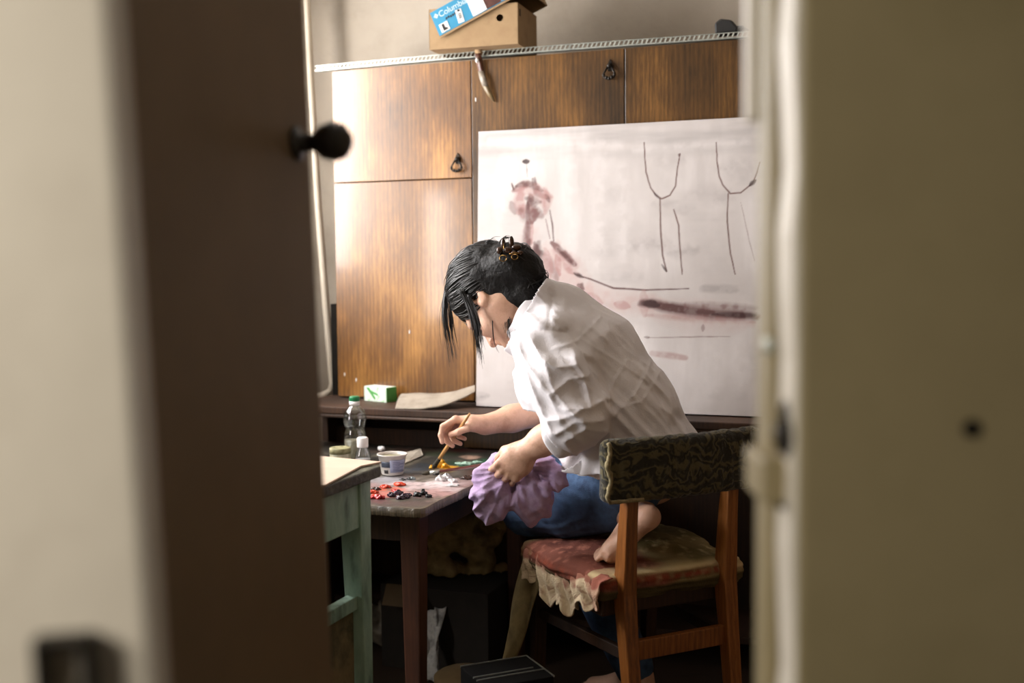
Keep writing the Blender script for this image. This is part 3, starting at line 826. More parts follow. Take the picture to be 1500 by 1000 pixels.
for x0, y0_, x1, y1_, w_ in ((300,130,305,430,60),(400,120,395,470,70),(470,150,480,440,60),(90,120,70,300,60),(520,700,600,900,70),(760,760,760,900,90),(860,740,870,880,70),(40,60,480,75,36),(520,90,900,60,30)):
    stroke([(x0,y0_),(x1,y1_)], w_, white, .5, .9, .7, .3)
# the seated figure
stroke([(250,420),(290,520),(350,560)], 130, PK, .75, .8, .3); stroke([(170,330),(180,420)], 60, PK, .6, .8, .3)
stroke([(340,545),(470,600),(620,600)], 70, PK, .7, .7, .5); stroke([(560,620),(900,665)], 90, PK, .55, .8, .5)
for p_, w_, c_, a_ in (([(118,225),(150,205),(190,200)],22,BR2,.85),([(112,265),(125,300)],22,BR2,.8),([(135,300),(160,285),(185,290)],26,RS,.8),([(185,185),(195,230),(230,250)],18,BR,.9),
    ([(150,215),(135,260),(150,310)],30,RS,.8),([(175,240),(180,290),(215,310)],34,BR2,.85),([(195,205),(235,255),(225,300)],26,RS,.85),([(112,200),(120,225)],8,BR,.9),([(190,180),(195,205)],8,BR,.9),([(225,240),(238,262)],12,BR,.8),
    ([(165,265),(170,340),(165,430)],16,BR,.85),([(180,330),(178,400)],12,RS,.8),([(185,290),(180,330)],24,BR2,.8)): stroke(p_, w_, c_, a_, .5, .5, .5)
stroke([(128,225),(165,215),(205,235),(222,275)], 46, RS, .75, .8, .5); stroke([(140,290),(165,310),(200,300)], 44, BR2, .7, .7, .6); stroke([(125,210),(170,200),(215,225)], 20, BR, .75, .6, .6); stroke([(160,250),(205,262)], 30, BR, .7, .7, .6)
stroke([(165,330),(160,430)], 26, BR2, .8, .6, .4); stroke([(215,440),(240,480),(262,520)], 44, BR2, .6, .8, .5); stroke([(255,420),(330,500)], 40, RS, .6, .8, .5); stroke([(190,400),(200,470)], 30, BR, .8, .6, .4)
stroke([(153,128),(168,128)], 14, DK, .95, .4, .1, .3); stroke([(162,140),(165,180)], 4, BR2, .6)
stroke([(240,290),(248,340),(252,392)], 7, BR, .85, .5, .3, .3); stroke([(226,320),(240,385)], 6, BR2, .7, .5, .4, .3)
stroke([(245,398),(275,425),(322,472)], 20, BR2, .9, .5, .45, .4); stroke([(265,418),(318,470)], 10, BR, .8)
stroke([(205,398),(196,440),(205,475)], 34, BR, .85, .6, .45); stroke([(262,440),(272,505)], 20, RS, .8); stroke([(225,420),(240,520)], 26, RS, .6); stroke([(290,470),(315,500)], 22, RS, .6)
stroke([(322,503),(375,520),(450,549),(560,556),(702,551)], 7, BR, .95, .5, .15, .5); stroke([(320,500),(350,514)], 11, DK, .8)
stroke([(335,540),(350,550)], 24, BR, .85); stroke([(455,600),(500,612)], 24, RS, .6); stroke([(360,570),(410,600)], 26, RS, .5); stroke([(550,560),(556,640)], 26, RS, .4)
stroke([(548,598),(640,614),(780,636),(925,642)], 32, L3(86,52,50), .95, .6, .25, .3); stroke([(550,600),(600,606)], 22, DK, .8); stroke([(780,638),(925,640)], 16, L3(60,36,36), .75, .6, .3)
stroke([(690,606),(800,612),(925,618)], 26, BR2, .75, .8, .55, .3); stroke([(560,640),(920,662)], 22, RS, .55, .8, .6)
stroke([(750,551),(856,555)], 24, GY, .5, .6, .6, .1); stroke([(560,715),(700,712),(840,710)], 5, BR2, .6, .5, .4); stroke([(555,712),(572,714)], 8, BR, .8)
stroke([(580,766),(690,780)], 18, RS, .6, .5, .6, .2); stroke([(750,672),(748,692)], 10, BR2, .6); stroke([(127,828),(128,850)], 14, BR2, .9, .5, .1)
# the two forked line figures
LN = L3(104,74,66)
for p_, w_ in (([(553,65),(556,120),(560,165),(575,215),(592,240),(612,252),(640,240),(658,210),(664,150),(673,103)],6),([(607,250),(608,350),(615,440),(628,493)],7),([(652,288),(668,340),(673,420),(680,503)],6),
    ([(793,65),(796,130),(803,175),(815,205),(840,235),(875,232),(915,200),(930,165),(940,130)],6),([(833,235),(830,330),(840,430),(856,503)],6)): stroke(p_, w_, LN, .95, .6, .12, .25)
stroke([(875,265),(890,330),(905,400),(922,460)], 4, BR2, .5, .6, .3); stroke([(905,208),(925,190)], 12, DK, .9, .5, .1); stroke([(585,232),(606,252)], 9, DK, .7); stroke([(612,470),(628,495)], 8, DK, .8); stroke([(668,110),(672,102)], 9, BR, .8)
ca = thing('canvas_painting', 'large unfinished canvas in pinkish white with brown line figures leaning on the cabinet', 'painting', CO, -TH)
vs = np.stack([X.ravel(), (-.0008*np.ones_like(X)).ravel()*0, Y.ravel()], 1)
I = np.arange(NX*NY).reshape(NY, NX)
qd = np.stack([I[:-1,:-1].ravel(), I[:-1,1:].ravel(), I[1:,1:].ravel(), I[1:,:-1].ravel()], 1)
co = np_mesh('painted_cloth', vs, qd, vcol_mat('canvas_paint', .65, .35, .15, 380), ca, True, colr.reshape(-1,3))
Rl = Matrix.Rotation(-lean, 3, 'X').to_euler()
co.rotation_euler = Rl
b = MB(); b.span((0,.0006,0),(CWd,.038,CHt)); o = b.build('stretcher', mat('canvas_edge', [rgb(206,196,188), rgb(222,212,204)], 20, .8), ca, bevel=.002); o.rotation_euler = Rl
# ================================================================== low paint table
ZTB = .62
tbl = thing('paint_table', 'low wooden table with a paint smeared top used as a palette', 'table', rf(0,0,0), -TH)
def loc_t(p): q = p-P0; return V((q.dot(D2), -q.dot(N2), p.z))
def T_(px, py, z=ZTB): return loc_t(onz(px, py, z))
cR = T_(618,746); cL = T_(540,739)
s1t = cR.x; n1t = cR.y           # near right corner (local y is negative)
s0t = -.22; n0t = -.07
NXT, NYT = 420, 330
xs = np.linspace(s0t, s1t, NXT); ys = np.linspace(n1t, n0t, NYT)
X, Y = np.meshgrid(xs, ys)
n1 = fbm(X*9, Y*9, 0*X+1.3, 5); n2 = fbm(X*26, Y*26, 0*X+6.1, 4); n3 = fbm(X*90, Y*90, 0*X+3.7, 3)
tc = np.empty(X.shape+(3,)); tc[:] = L3(58,54,48)
def mixc(c, a):
    global tc
    a = np.clip(a, 0, 1)[..., None]; tc = tc*(1-a)+L3(*c)*a
mixc((34,33,32), (.5-n1)*4); mixc((96,90,78), (n2-.52)*4)
def smear(px, py, rx, ry, col, al=.9, soft=.5, grain=.6):
    """blotch of dried paint around a spot of the table top"""
    c = T_(px, py); ex = T_(px+rx, py); ey = T_(px, py+ry)
    u = V((ex-c).to_tuple()).to_2d(); w = V((ey-c).to_tuple()).to_2d()
    det = u.x*w.y-u.y*w.x
    dx, dy = X-c.x, Y-c.y
    a = (dx*w.y-dy*w.x)/det; b_ = (u.x*dy-u.y*dx)/det
    r = np.sqrt(a*a+b_*b_)+(n2-.5)*1.1+(n3-.5)*grain
    mixc(col, np.clip((1-r)/soft, 0, 1)*al*(1-grain*np.clip((n3-.5)*3,0,1)))
for q in ((600,660,70,6,(92,62,50),.6),(690,658,60,6,(110,58,50),.7),(640,664,40,5,(60,70,50),.7),(690,680,42,7,(30,74,52),.95),(720,676,30,6,(34,90,60),.8),(660,676,22,5,(44,60,44),.8),
          (690,669,16,4,(196,160,138),.8),(560,705,40,9,(150,146,150),.8),(585,700,45,9,(160,156,160),.75),(540,712,30,8,(150,120,118),.8),(610,712,60,9,(196,176,176),.9),(650,707,46,8,(214,200,200),.9),(690,706,40,8,(170,140,138),.7),
          (570,722,34,7,(206,120,108),.7),(640,722,60,9,(176,138,134),.85),(690,715,40,8,(150,116,114),.75),(600,738,50,5,(84,66,66),.7),(560,735,22,5,(96,56,60),.7),(625,700,26,6,(120,112,100),.8),
          (665,693,36,6,(98,92,86),.7),(700,692,30,6,(72,46,38),.85),(620,684,30,6,(40,46,52),.9),(600,690,30,6,(52,60,70),.8),(648,690,22,4,(150,120,60),.5),(580,715,18,4,(220,90,60),.7),(560,716,14,4,(224,90,54),.7),(660,684,16,4,(220,160,40),.8),
          (676,717,30,4,(206,190,190),.6),(655,732,34,4,(150,130,122),.6)): smear(*q)
edge = np.minimum(np.minimum(X-s0t, s1t-X), np.minimum(Y-n1t, n0t-Y))
mixc((96,84,66), (.012-edge)/.010*np.clip(n2*2-.4,0,1))
zz = ZTB+.0012*(n1-.5)+.0016*(n3-.5)*np.clip((n1-.4)*4,0,1)
# the near edge is chipped and slightly eaten away
er = .006*(fbm(X*18, 0*X+.5, 0*X, 3)-.5); 
YY = Y+er*np.clip((.05-(Y-n1t))/.05,0,1); XX = X-.010*np.clip((fbm(0*X+3.3, Y*22, 0*X, 3)-.45),0,1)*np.clip((.05-(s1t-X))/.05,0,1)
cut = np.clip(1-((s1t-X)+(Y-n1t))/.02, 0, 1); XX = XX-.006*cut; YY = YY+.006*cut
vs = np.stack([XX.ravel(), YY.ravel(), zz.ravel()], 1); nv = len(vs)
I = np.arange(nv).reshape(NYT, NXT)
q_ = [np.stack([I[:-1,:-1].ravel(), I[:-1,1:].ravel(), I[1:,1:].ravel(), I[1:,:-1].ravel()], 1)]
ringi = np.concatenate([I[0,:-1], I[:-1,-1], I[-1,:0:-1], I[:0:-1,0]])
low = vs[ringi].copy(); low[:,2] = ZTB-.022+.002*rng.random(len(low)); vs = np.concatenate([vs, low]); li = nv+np.arange(len(ringi))
q_.append(np.stack([ringi, li, np.roll(li,-1), np.roll(ringi,-1)], 1))
cc = np.concatenate([tc.reshape(-1,3), np.clip(.55+.9*(rng.random((len(ringi),1))-.3),.2,1.4)*L3(104,88,66)])
M['palette'] = vcol_mat('palette_paint', .42, .5, .25, 160)
top = np_mesh('table_top', vs, np.concatenate(q_), M['palette'], tbl, True, cc)
b = MB(); b.span((s0t+.01, n1t+.012, ZTB-.024), (s1t-.012, n0t-.01, ZTB-.005)); b.build('top_board', M['wood_dark'], tbl)
M['leg_brown'] = wood_mat('leg_wood', rgb(44,24,15), rgb(74,42,26), rgb(96,58,36), gloss=.5, coat=.1)
for s_, n_ in ((s1t-.055, n1t+.07), (s1t-.055, n0t-.06), (s0t+.06, n1t+.07), (s0t+.06, n0t-.06)):
    b = MB(); b.bar([(s_,n_,0),(s_,n_,ZTB-.023)], [(.036,.036),(.052,.052)]); b.build('leg', M['leg_brown'], tbl, bevel=.004)
b = MB(); b.span((s0t+.085, n1t+.06, ZTB-.095), (s1t-.08, n1t+.08, ZTB-.023)); b.build('apron', M['wood_dark'], tbl, bevel=.002)
b = MB(); b.span((s1t-.065, n1t+.096, ZTB-.095), (s1t-.045, n0t-.086, ZTB-.023)); b.build('apron', M['wood_dark'], tbl, bevel=.002)
# wet paint dabs
def dab(name, col, spots, rough=.25):
    for i, (px, py, r, h) in enumerate(spots):
        b = MB(); c = T_(px, py)
        b.blob((c.x, c.y, ZTB+h*.28), (r*1.1, r*.9, h*.72), 16, 9, .34)
        if h > .004: b.blob((c.x+r*.7, c.y+r*.3, ZTB+h*.2), (r*.7, r*.6, h*.5), 12, 8, .35)
        m = M.setdefault(name, mat(name, [rgb(*[max(0,int(v*.8)) for v in col]), rgb(*col)], 70, rough, bump=.3, bscale=120))
        o = b.build(name, m, tbl)
dab('yellow_paint', (236,170,26), [(641,684,.011,.014),(652,685,.009,.011),(633,686,.008,.008),(646,680,.008,.016)])
dab('orange_paint', (226,70,34), [(564,714,.011,.007),(585,711,.012,.008),(546,722,.010,.007),(550,727,.009,.006)])
dab('red_paint', (206,40,44), [(555,730,.010,.009),(580,719,.010,.004),(545,730,.008,.006)])
dab('purple_paint', (52,26,48), [(573,727,.008,.009),(583,724,.009,.010),(592,729,.010,.009),(586,731,.008,.008),(598,726,.007,.006)])
dab('black_paint', (20,22,22), [(611,727,.008,.010),(620,725,.007,.012),(627,728,.007,.007),(600,702,.007,.005),(590,703,.008,.004),(628,694,.006,.007),(638,695,.007,.007)])
dab('white_paint', (240,236,234), [(645,704,.011,.013),(654,703,.011,.015),(663,706,.009,.009),(664,711,.013,.004)])
dab('green_paint', (14,58,40), [(684,680,.016,.006),(698,678,.013,.006),(672,679,.010,.004)])
dab('brown_paint', (60,32,22), [(684,701,.016,.007),(696,698,.012,.006),(550,717,.009,.006)])
dab('grey_paint', (150,160,164), [(604,702,.006,.006)])
# ---- plastic bottle with a green cap
def glass_mat(name, tint, alpha, rough=.08):
    m, nt, b = new_mat(name); tr = nt.nodes.new('ShaderNodeBsdfTransparent'); tr.inputs[0].default_value = tint
    gl = nt.nodes.new('ShaderNodeBsdfGlossy'); gl.inputs['Roughness'].default_value = rough
    lw = nt.nodes.new('ShaderNodeLayerWeight'); lw.inputs[0].default_value = .35
    ma = nt.nodes.new('ShaderNodeMath'); ma.operation = 'MULTIPLY_ADD'; ma.inputs[1].default_value = .5; ma.inputs[2].default_value = alpha
    nt.links.new(lw.outputs['Fresnel'], ma.inputs[0])
    mx = nt.nodes.new('ShaderNodeMixShader'); nt.links.new(ma.outputs[0], mx.inputs[0]); nt.links.new(tr.outputs[0], mx.inputs[1]); nt.links.new(gl.outputs[0], mx.inputs[2])
    nt.links.new(mx.outputs[0], nt.nodes['Material Output'].inputs[0]); nt.nodes.remove(b); return m
M['clear'] = glass_mat('clear_plastic', (.86,.90,.88,1), .10)
def inner(prof, t=.0012):
    return [(max(r-t, .0), z) for r, z in reversed(prof)]
pb = onz(521,676,ZTB)
bo = thing('plastic_bottle', 'tall clear plastic bottle with a green cap at the back of the paint table', 'bottle', V((pb.x,pb.y,ZTB+.002)))
hB = at(517,580,pb.y).z-ZTB-.002; rB = .0325
prof = [(.0,.002),(rB*.8,.0),(rB*.97,.006),(rB,.014)]
for k in range(6): z0 = hB*(.10+.052*k); prof += [(rB,z0),(rB*.965,z0+.0035),(rB,z0+.007)]
prof += [(rB*.98,hB*.42),(rB*.86,hB*.47),(rB*.83,hB*.50),(rB*.88,hB*.54),(rB*1.0,hB*.60),(rB*1.02,hB*.66),(rB*.97,hB*.70),(rB*.95,hB*.71),(rB*.97,hB*.72),(rB*.86,hB*.77),(rB*.62,hB*.82),(rB*.42,hB*.855),(rB*.38,hB*.875)]
b = MB(); b.lathe(prof, (0,0,0), 32); b.build('bottle_body', M['clear'], bo)
b = MB(); b.lathe([(rB*.36,hB*.86),(rB*.47,hB*.862),(rB*.47,hB*.925),(rB*.36,hB*.925)], (0,0,0), 28); b.build('neck_ring', M['cap_white'], bo)
b = MB(); b.lathe([(0,hB*.92),(rB*.46,hB*.922),(rB*.465,hB*.985),(rB*.40,hB),(0,hB)], (0,0,0), 28); b.build('cap', M['green_cap'], bo, bevel=.001)
b = MB(); b.lathe([(0,.003),(rB*.90,.004),(rB*.93,.014),(rB*.92,hB*.33),(0,hB*.33)], (0,0,0), 28); b.build('murky_water', mat('murky_water', [rgb(150,138,118), rgb(168,156,138)], 12, .3), bo)
# ---- small bottle with a white cap
q = onz(532,692,ZTB)
s_b = thing('small_bottle', 'small squat bottle with a white screw cap and milky liquid', 'bottle', V((q.x,q.y,ZTB+.002)))
hS = at(532,640,q.y).z-ZTB-.002; rS = .0215
b = MB(); b.lathe([(0,0),(rS*.9,0),(rS,.004),(rS,hS*.45),(rS*.9,hS*.58),(rS*.62,hS*.68),(rS*.58,hS*.74)], (0,0,0), 26); b.build('bottle_body', M['clear'], s_b)
b = MB(); b.lathe([(0,.002),(rS*.9,.003),(rS*.92,hS*.38),(0,hS*.38)], (0,0,0), 24); b.build('milky_liquid', mat('milky_liquid', [rgb(206,196,200)], 1, .4), s_b)
b = MB(); b.lathe([(rS*.5,hS*.71),(rS*.70,hS*.71),(rS*.72,hS*.75),(rS*.72,hS*.96),(rS*.6,hS),(0,hS)], (0,0,0), 26); b.build('cap', M['cap_white'], s_b, bevel=.001)
# ---- glass jar
q = onz(499,690,ZTB)
jr = thing('glass_jar', 'short paint crusted glass jar behind the small white capped bottle', 'jar', V((q.x,q.y,ZTB+.002)))
hJ = at(499,655,q.y).z-ZTB-.002; rJ = .0285
b = MB(); b.lathe([(0,0),(rJ*.92,0),(rJ,.006),(rJ,hJ*.72),(rJ*.92,hJ*.78),(rJ*.94,hJ*.8)], (0,0,0), 26); b.build('jar_body', mat('smeared_glass', [rgb(120,120,96), rgb(170,166,140), rgb(206,200,178)], 40, .3, stretch=(1,1,.4)), jr)
b = MB(); b.lathe([(rJ*.8,hJ*.74),(rJ*1.03,hJ*.76),(rJ*1.03,hJ*.97),(rJ*.95,hJ*1.0),(rJ*.7,hJ*.97),(0,hJ*.97)], (0,0,0), 26); b.build('jar_lid', mat('crusted_lid', [rgb(100,98,62), rgb(146,142,104), rgb(176,170,136)], 60, .6), jr)
# ---- plastic tub used for rinsing
q = onz(574,697,ZTB)
tu = thing('plastic_tub', 'round translucent white plastic tub with a bluish label on the paint table', 'tub', V((q.x,q.y+.018,ZTB+.002)))
hT = at(572,664,q.y+.018).z-ZTB-.002; r0, r1 = .029, .0385
M['tub'] = mat('tub_plastic', [rgb(204,198,190), rgb(222,217,210)], 20, .35)
pr = [(0,.0),(r0*.95,0),(r0,.003),(r1*.97,hT*.93),(r1*1.05,hT*.94),(r1*1.06,hT),(r1*.98,hT),(r1*.93,hT*.93),(r0*.94,.005),(0,.005)]
b = MB(); b.lathe(pr, (0,0,0), 36); b.build('tub_body', M['tub'], tu)
b = MB(); b.lathe([(0,hT*.80),(r1*.90,hT*.80),(r1*.93,hT*.86)], (0,0,0), 30); b.build('muddy_rinse', mat('muddy_rinse', [rgb(120,116,82), rgb(158,152,112), rgb(90,88,60)], 50, .3), tu)
b = MB(); pz = []
def conev(a, f, off=.0006): r = r0+(r1*.97-r0)*f+off; return (r*math.cos(a), r*math.sin(a), .003+(hT*.93-.003)*f)
b.grid(lambda u, v: conev(math.radians(-95+78*u), .12+.70*v), 16, 4); b.build('tub_label', mat('tub_label', [rgb(150,160,190), rgb(176,182,206)], 40, .5), tu, solid=.0006)
b = MB()
for k in range(6): b.grid(lambda u, v: conev(math.radians(-82+54*u*(.6 if k%2 else 1)), .22+.09*k+.03*v, .0013), 12, 2)
b.build('label_lines', mat('label_ink', [rgb(104,112,150)], 1, .5), tu)
b = MB(); b.grid(lambda u, v: conev(math.radians(-142+48*u), .40+.32*v), 10, 4); b.build('blue_smudge', mat('smudge', [rgb(50,56,70), rgb(80,90,108)], 40, .4), tu, solid=.0006)
b = MB(); b.grid(lambda u, v: conev(math.radians(-128+22*u), .06+.2*v), 6, 4); b.build('dark_smudge', mat('smudge_dark', [rgb(40,36,34)], 1, .4), tu, solid=.0006)
# ---- scraps by the tub
q = onz(603,672,ZTB); b = MB(); a1,a2,a3,a4 = [onz(*p,ZTB) for p in ((586,667),(616,663),(620,668),(592,680))]
b.prism([a1+V((0,0,.004)),a4+V((0,0,.002)),a3+V((0,0,.003)),a2+V((0,0,.012))], (0,0,.0012)); o = b.build('paper_scrap', M['linen']); tag(o, 'stained pale paper scrap lying beside the plastic tub', 'paper')
q = onz(559,661,ZTB); b = MB(); b.blob((q.x,q.y,ZTB+.008), (.011,.009,.008), bumpy=.2); o = b.build('loose_cap', M['cap_white']); tag(o, 'little round white cap lying behind the plastic tub', 'cap')
# ================================================================== green side table
ZG = .74
K = onz(558,682,ZG)
sK, nK, _ = to_rf(K)
gt = thing('green_table', 'worn pale green wooden side table with a tapered leg in front of the paint table', 'table', V((K.x,K.y,0)), -TH)
GWd, GDp = .50, .46      # along the cabinet, towards the viewer
b = MB(); b.span((-GWd, -GDp, ZG-.024), (0, 0, ZG)); b.build('table_top', M['green_edge'], gt, bevel=.003)
b = MB(); b.span((-.040, -GDp+.055, ZG-.125), (-.022, -.06, ZG-.024)); b.build('apron', M['green_paint'], gt, bevel=.002)
b = MB(); b.span((-GWd+.06, -.038, ZG-.125), (-.065, -.022, ZG-.024)); b.build('apron', M['green_paint'], gt, bevel=.002)
b = MB(); b.span((-GWd+.06, -GDp+.022, ZG-.125), (-.065, -GDp+.038, ZG-.024)); b.build('apron', M['green_paint'], gt, bevel=.002)
for x_, y_ in ((-.043,-.040), (-.043,-GDp+.040), (-GWd+.043,-.040), (-GWd+.043,-GDp+.040)):
    b = MB(); b.bar([(x_+(.012 if x_>-.1 else -.012), y_, 0), (x_, y_, ZG-.13), (x_, y_, ZG-.024)], [(.030,.030),(.050,.048),(.052,.050)]); b.build('leg', M['green_paint'], gt, bevel=.003)
b = MB(); b.span((-.055, -GDp+.06, .435), (-.030, -.062, .465)); b.build('stretcher', M['green_paint'], gt, bevel=.002)
b = MB(); b.span((-.052, -GDp+.06, .08), (-.040, -.065, .432)); b.build('side_board', mat('stained_board', [rgb(96,84,58), rgb(122,108,76), rgb(70,70,48), rgb(132,120,90)], 9, .8), gt)
b = MB(); pts = [onz(*p, ZG) for p in ((440,668),(559,679),(529,685),(477,713),(430,716))]
b.prism([p+V((0,0,.001)) for p in pts], (0,0,.004)); o = b.build('paper_sheet', M['paper'], bevel=.0006); tag(o, 'pale cream sheet of board lying on the green side table', 'paper')
# ================================================================== things under the tables

b = MB(); cx = thing('cardboard_carton', 'dark cardboard carton standing under the paint table below the rolled cloth', 'carton', rf(.29,.285,0), -TH)
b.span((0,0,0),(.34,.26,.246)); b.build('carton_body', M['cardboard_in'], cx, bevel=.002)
b = MB(); b.prism([(.02,-.002,.246),(.14,-.002,.246),(.15,-.05,.20),(.03,-.05,.20)], (0,.004,.003)); b.build('flap', mat('brown_card_flap', [rgb(84,68,46), rgb(106,86,60)], 14, .9), cx)
# rolled fabric bundle
S = SDF((-.40,2.9,.2),(.25,3.7,.62),.006)
bc = [at(640,846,3.36), at(648,806,3.38), at(680,798,3.40), at(700,824,3.40), at(706,862,3.38)]
S.chain([tuple(p) for p in bc], [.034,.045,.050,.046,.036], .03)
S.chain([tuple(at(690,800,3.42)), tuple(at(720,780,3.44)), tuple(at(742,762,3.46))], [.05,.06,.05], .03)
S.rbox(tuple(at(640,852,3.36)), (.055,.04,.028), .02, None, .02)
S.ell(tuple(V(at(690,870,3.42))), (.16,.06,.05), None, .03)
S.disp(lambda x,y,z: -.008*np.sin((x*40+z*55)+3*np.sin(z*22))-.004*np.sin(x*130-z*60))
v, q = S.mesh(); v = smooth_mesh(v, q, 2)
lift_ = .247-v[:,2].min()
bz = np_mesh('rolled_cloth', v+np.array([0,0,0]), q, mat('rolled_cloth', [rgb(128,108,68), rgb(176,152,102), rgb(110,92,58)], 14, .95, bump=.5, bscale=160))
bz.location.z = lift_ if lift_ > -.03 else 0
tag(bz, 'tan rolled up cloth bundle lying on the carton under the paint table', 'cloth')
def sheet(name, quad, m, lab, cat, wob=.006, thick=.0015):
    b = MB(); A,B_,C_,D_ = quad
    def fn(u, v):
        p = A*(1-u)*(1-v)+B_*u*(1-v)+C_*u*v+D_*(1-u)*v
        return p+V((wob*math.sin(u*9+v*5), wob*math.sin(v*11+u*4)*.8, wob*.4*math.sin(u*13)))
    b.grid(fn, 10, 14); o = b.build(name, m, None, solid=thick); tag(o, lab, cat); return o
M['crumple'] = mat('crumpled_paper', [rgb(150,148,142), rgb(190,188,182), rgb(110,108,104)], 30, .8)
zq = .106
def fl(px, py, n):
    p = R(px, py, n); return p
sheet('crumpled_paper', (V((R(618,985,.36).x,R(618,985,.36).y,.003)), V((R(640,985,.36).x,R(640,985,.36).y,.003)), R(648,890,.30), R(630,894,.30)), M['crumple'], 'crumpled grey white paper leaning below the rolled cloth', 'paper', .011)
# limp bag behind the green leg
S = SDF((-.7,2.85,-.03),(-.15,3.7,.36),.005)
p0 = R(556,985,.12)
S.ell((p0.x,p0.y,.06), (.060,.050,.060), None, .03); S.cone((p0.x-.01,p0.y,.07), tuple(R(553,912,.12)), .048, .018, .03); S.cone(tuple(R(553,912,.12)), tuple(R(560,894,.12)), .012, .022, .01)
S.cone((p0.x+.04,p0.y-.03,.035),(p0.x+.035,p0.y-.02,.12),.028,.014,.02)
S.disp(lambda x,y,z: -.005*np.sin(x*120+2*np.sin(z*50))-.003*np.sin(z*150+x*60))
v, q = S.mesh(); v = smooth_mesh(v, q, 1)
o = np_mesh('limp_bag', v, q, mat('limp_bag', [rgb(96,90,78), rgb(140,132,116), rgb(170,162,148)], 12, .5)); o.location.z = -v[:,2].min(); tag(o, 'limp pale plastic bag slumped under the paint table behind the green leg', 'bag')
# bucket with a tan lid and the dark box in front of the chair legs
q = at(684,986,2.95)
bk = thing('lidded_bucket', 'round drum with a tan lid on the floor at the bottom of the photo', 'bucket', (q.x, q.y, 0))
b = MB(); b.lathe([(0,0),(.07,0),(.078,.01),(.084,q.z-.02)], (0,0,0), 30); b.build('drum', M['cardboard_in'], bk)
b = MB(); b.lathe([(.085,q.z-.022),(.088,q.z-.018),(.088,q.z-.006),(.080,q.z),(.04,q.z+.004),(0,q.z+.005)], (0,0,0), 32); b.build('drum_lid', mat('tan_lid', [rgb(120,98,64), rgb(150,126,86)], 9, .8), bk)
q = at(806,986,2.55)
db = thing('dark_box', 'dark square cornered box with pale edges on the floor below the chair', 'box', (q.x, q.y, 0), math.radians(24))
zt = q.z; b = MB(); b.span((-.17,-.02,0),(0,.13,zt)); b.build('box_body', mat('matt_black_card', [rgb(16,16,16), rgb(24,23,22)], 20, .9, spec=.15), db, bevel=.002)
for (p1, p2) in (((-.17,.03,zt),(0,.03,zt)), ((0,-.02,zt),(0,.13,zt)), ((-.17,.13,zt),(0,.13,zt)), ((-.17,.05,zt),(-.02,.05,zt))):
    b = MB(); b.bar([p1, p2], (.004,.003), (0,0,1)); b.build('pale_edge', M['zinc'], db)
# ================================================================== chair
CA = math.radians(25.9)
EX = V((math.cos(CA), math.sin(CA), 0)); FW = V((-math.sin(CA), math.cos(CA), 0))
CR = V((.371, 2.565, 0))
ch = thing('upholstered_chair', 'old wooden chair with a dark patterned padded back and worn padded seat', 'chair', CR, CA)
px_ = .1375
for sx in (-1, 1):
    b = MB(); b.bar([(sx*px_*.98,-.055,0),(sx*px_,-.012,.34),(sx*px_,.0,.44),(sx*px_*.99,-.012,.60),(sx*px_*.98,-.030,.76)], [(.026,.030),(.034,.040),(.036,.046),(.031,.036),(.028,.022)]); b.build('back_leg', M['wood_chair'], ch, bevel=.003)
    b = MB(); b.bar([(sx*.165,.385,0),(sx*.165,.365,.42)], [(.026,.026),(.038,.038)]); b.build('front_leg', M['wood_dark'], ch, bevel=.003)
    b = MB(); b.bar([(sx*px_,.012,.30),(sx*.163,.36,.30)], (.018,.026), (1,0,0)); b.build('side_stretcher', M['wood_dark'], ch, bevel=.002)
b = MB(); b.bar([(-px_+.012,-.012,.31),(px_-.012,-.012,.31)], (.018,.045), (0,1,0)); b.build('back_stretcher', M['wood_chair'], ch, bevel=.002)
b = MB(); b.span((-.185,.022,.385),(.185,.385,.425)); b.build('seat_frame', M['wood_dark'], ch, bevel=.004)
# padded back: curved slab with a piped edge and woven damask
m, nt, bs = new_mat('damask'); N = nt.nodes; L = nt.links
tcn = N.new('ShaderNodeTexCoord'); nz = N.new('ShaderNodeTexNoise'); nz.inputs['Scale'].default_value = 14; nz.inputs['Detail'].default_value = 3
L.new(tcn.outputs['Object'], nz.inputs['Vector'])
mx = N.new('ShaderNodeMix'); mx.data_type = 'VECTOR'; mx.inputs[0].default_value = .12
L.new(tcn.outputs['Object'], mx.inputs[4]); L.new(nz.outputs['Color'], mx.inputs[5])
wv = N.new('ShaderNodeTexWave'); wv.wave_type = 'RINGS'; wv.inputs['Scale'].default_value = 12; wv.inputs['Distortion'].default_value = 10; wv.inputs['Detail'].default_value = 3; wv.inputs['Detail Scale'].default_value = 2.4
L.new(mx.outputs[1], wv.inputs['Vector'])
rp = N.new('ShaderNodeValToRGB'); el = rp.color_ramp.elements; el[0].position = .35; el[0].color = rgb(37,34,23); el[1].position = .95; el[1].color = rgb(88,80,53)
e = el.new(.55); e.color = rgb(52,48,31)
L.new(wv.outputs['Fac'], rp.inputs['Fac']); L.new(rp.outputs['Color'], bs.inputs['Base Color']); bs.inputs['Roughness'].default_value = .95; bs.inputs['Sheen Weight'].default_value = .2
bp = N.new('ShaderNodeBump'); bp.inputs['Strength'].default_value = .5; bp.inputs['Distance'].default_value = .004; L.new(wv.outputs['Fac'], bp.inputs['Height']); L.new(bp.outputs['Normal'], bs.inputs['Normal'])
M['damask'] = m
BX, BZ0, BZ1 = .212, .655, .795
S = SDF((-.24,-.10,.62),(.24,.08,.83),.004)
for i in range(13):
    u = -1+2*i/12; x = u*(BX-.03); yb = -.045+.020*u*u
    S.rbox((x, yb, (BZ0+BZ1)/2), (.03,.021,(BZ1-BZ0)/2), .018, None, .008)
S.disp(lambda x,y,z: .0025*(fbm(x*30,y*30,z*30,3)-.5)*2)
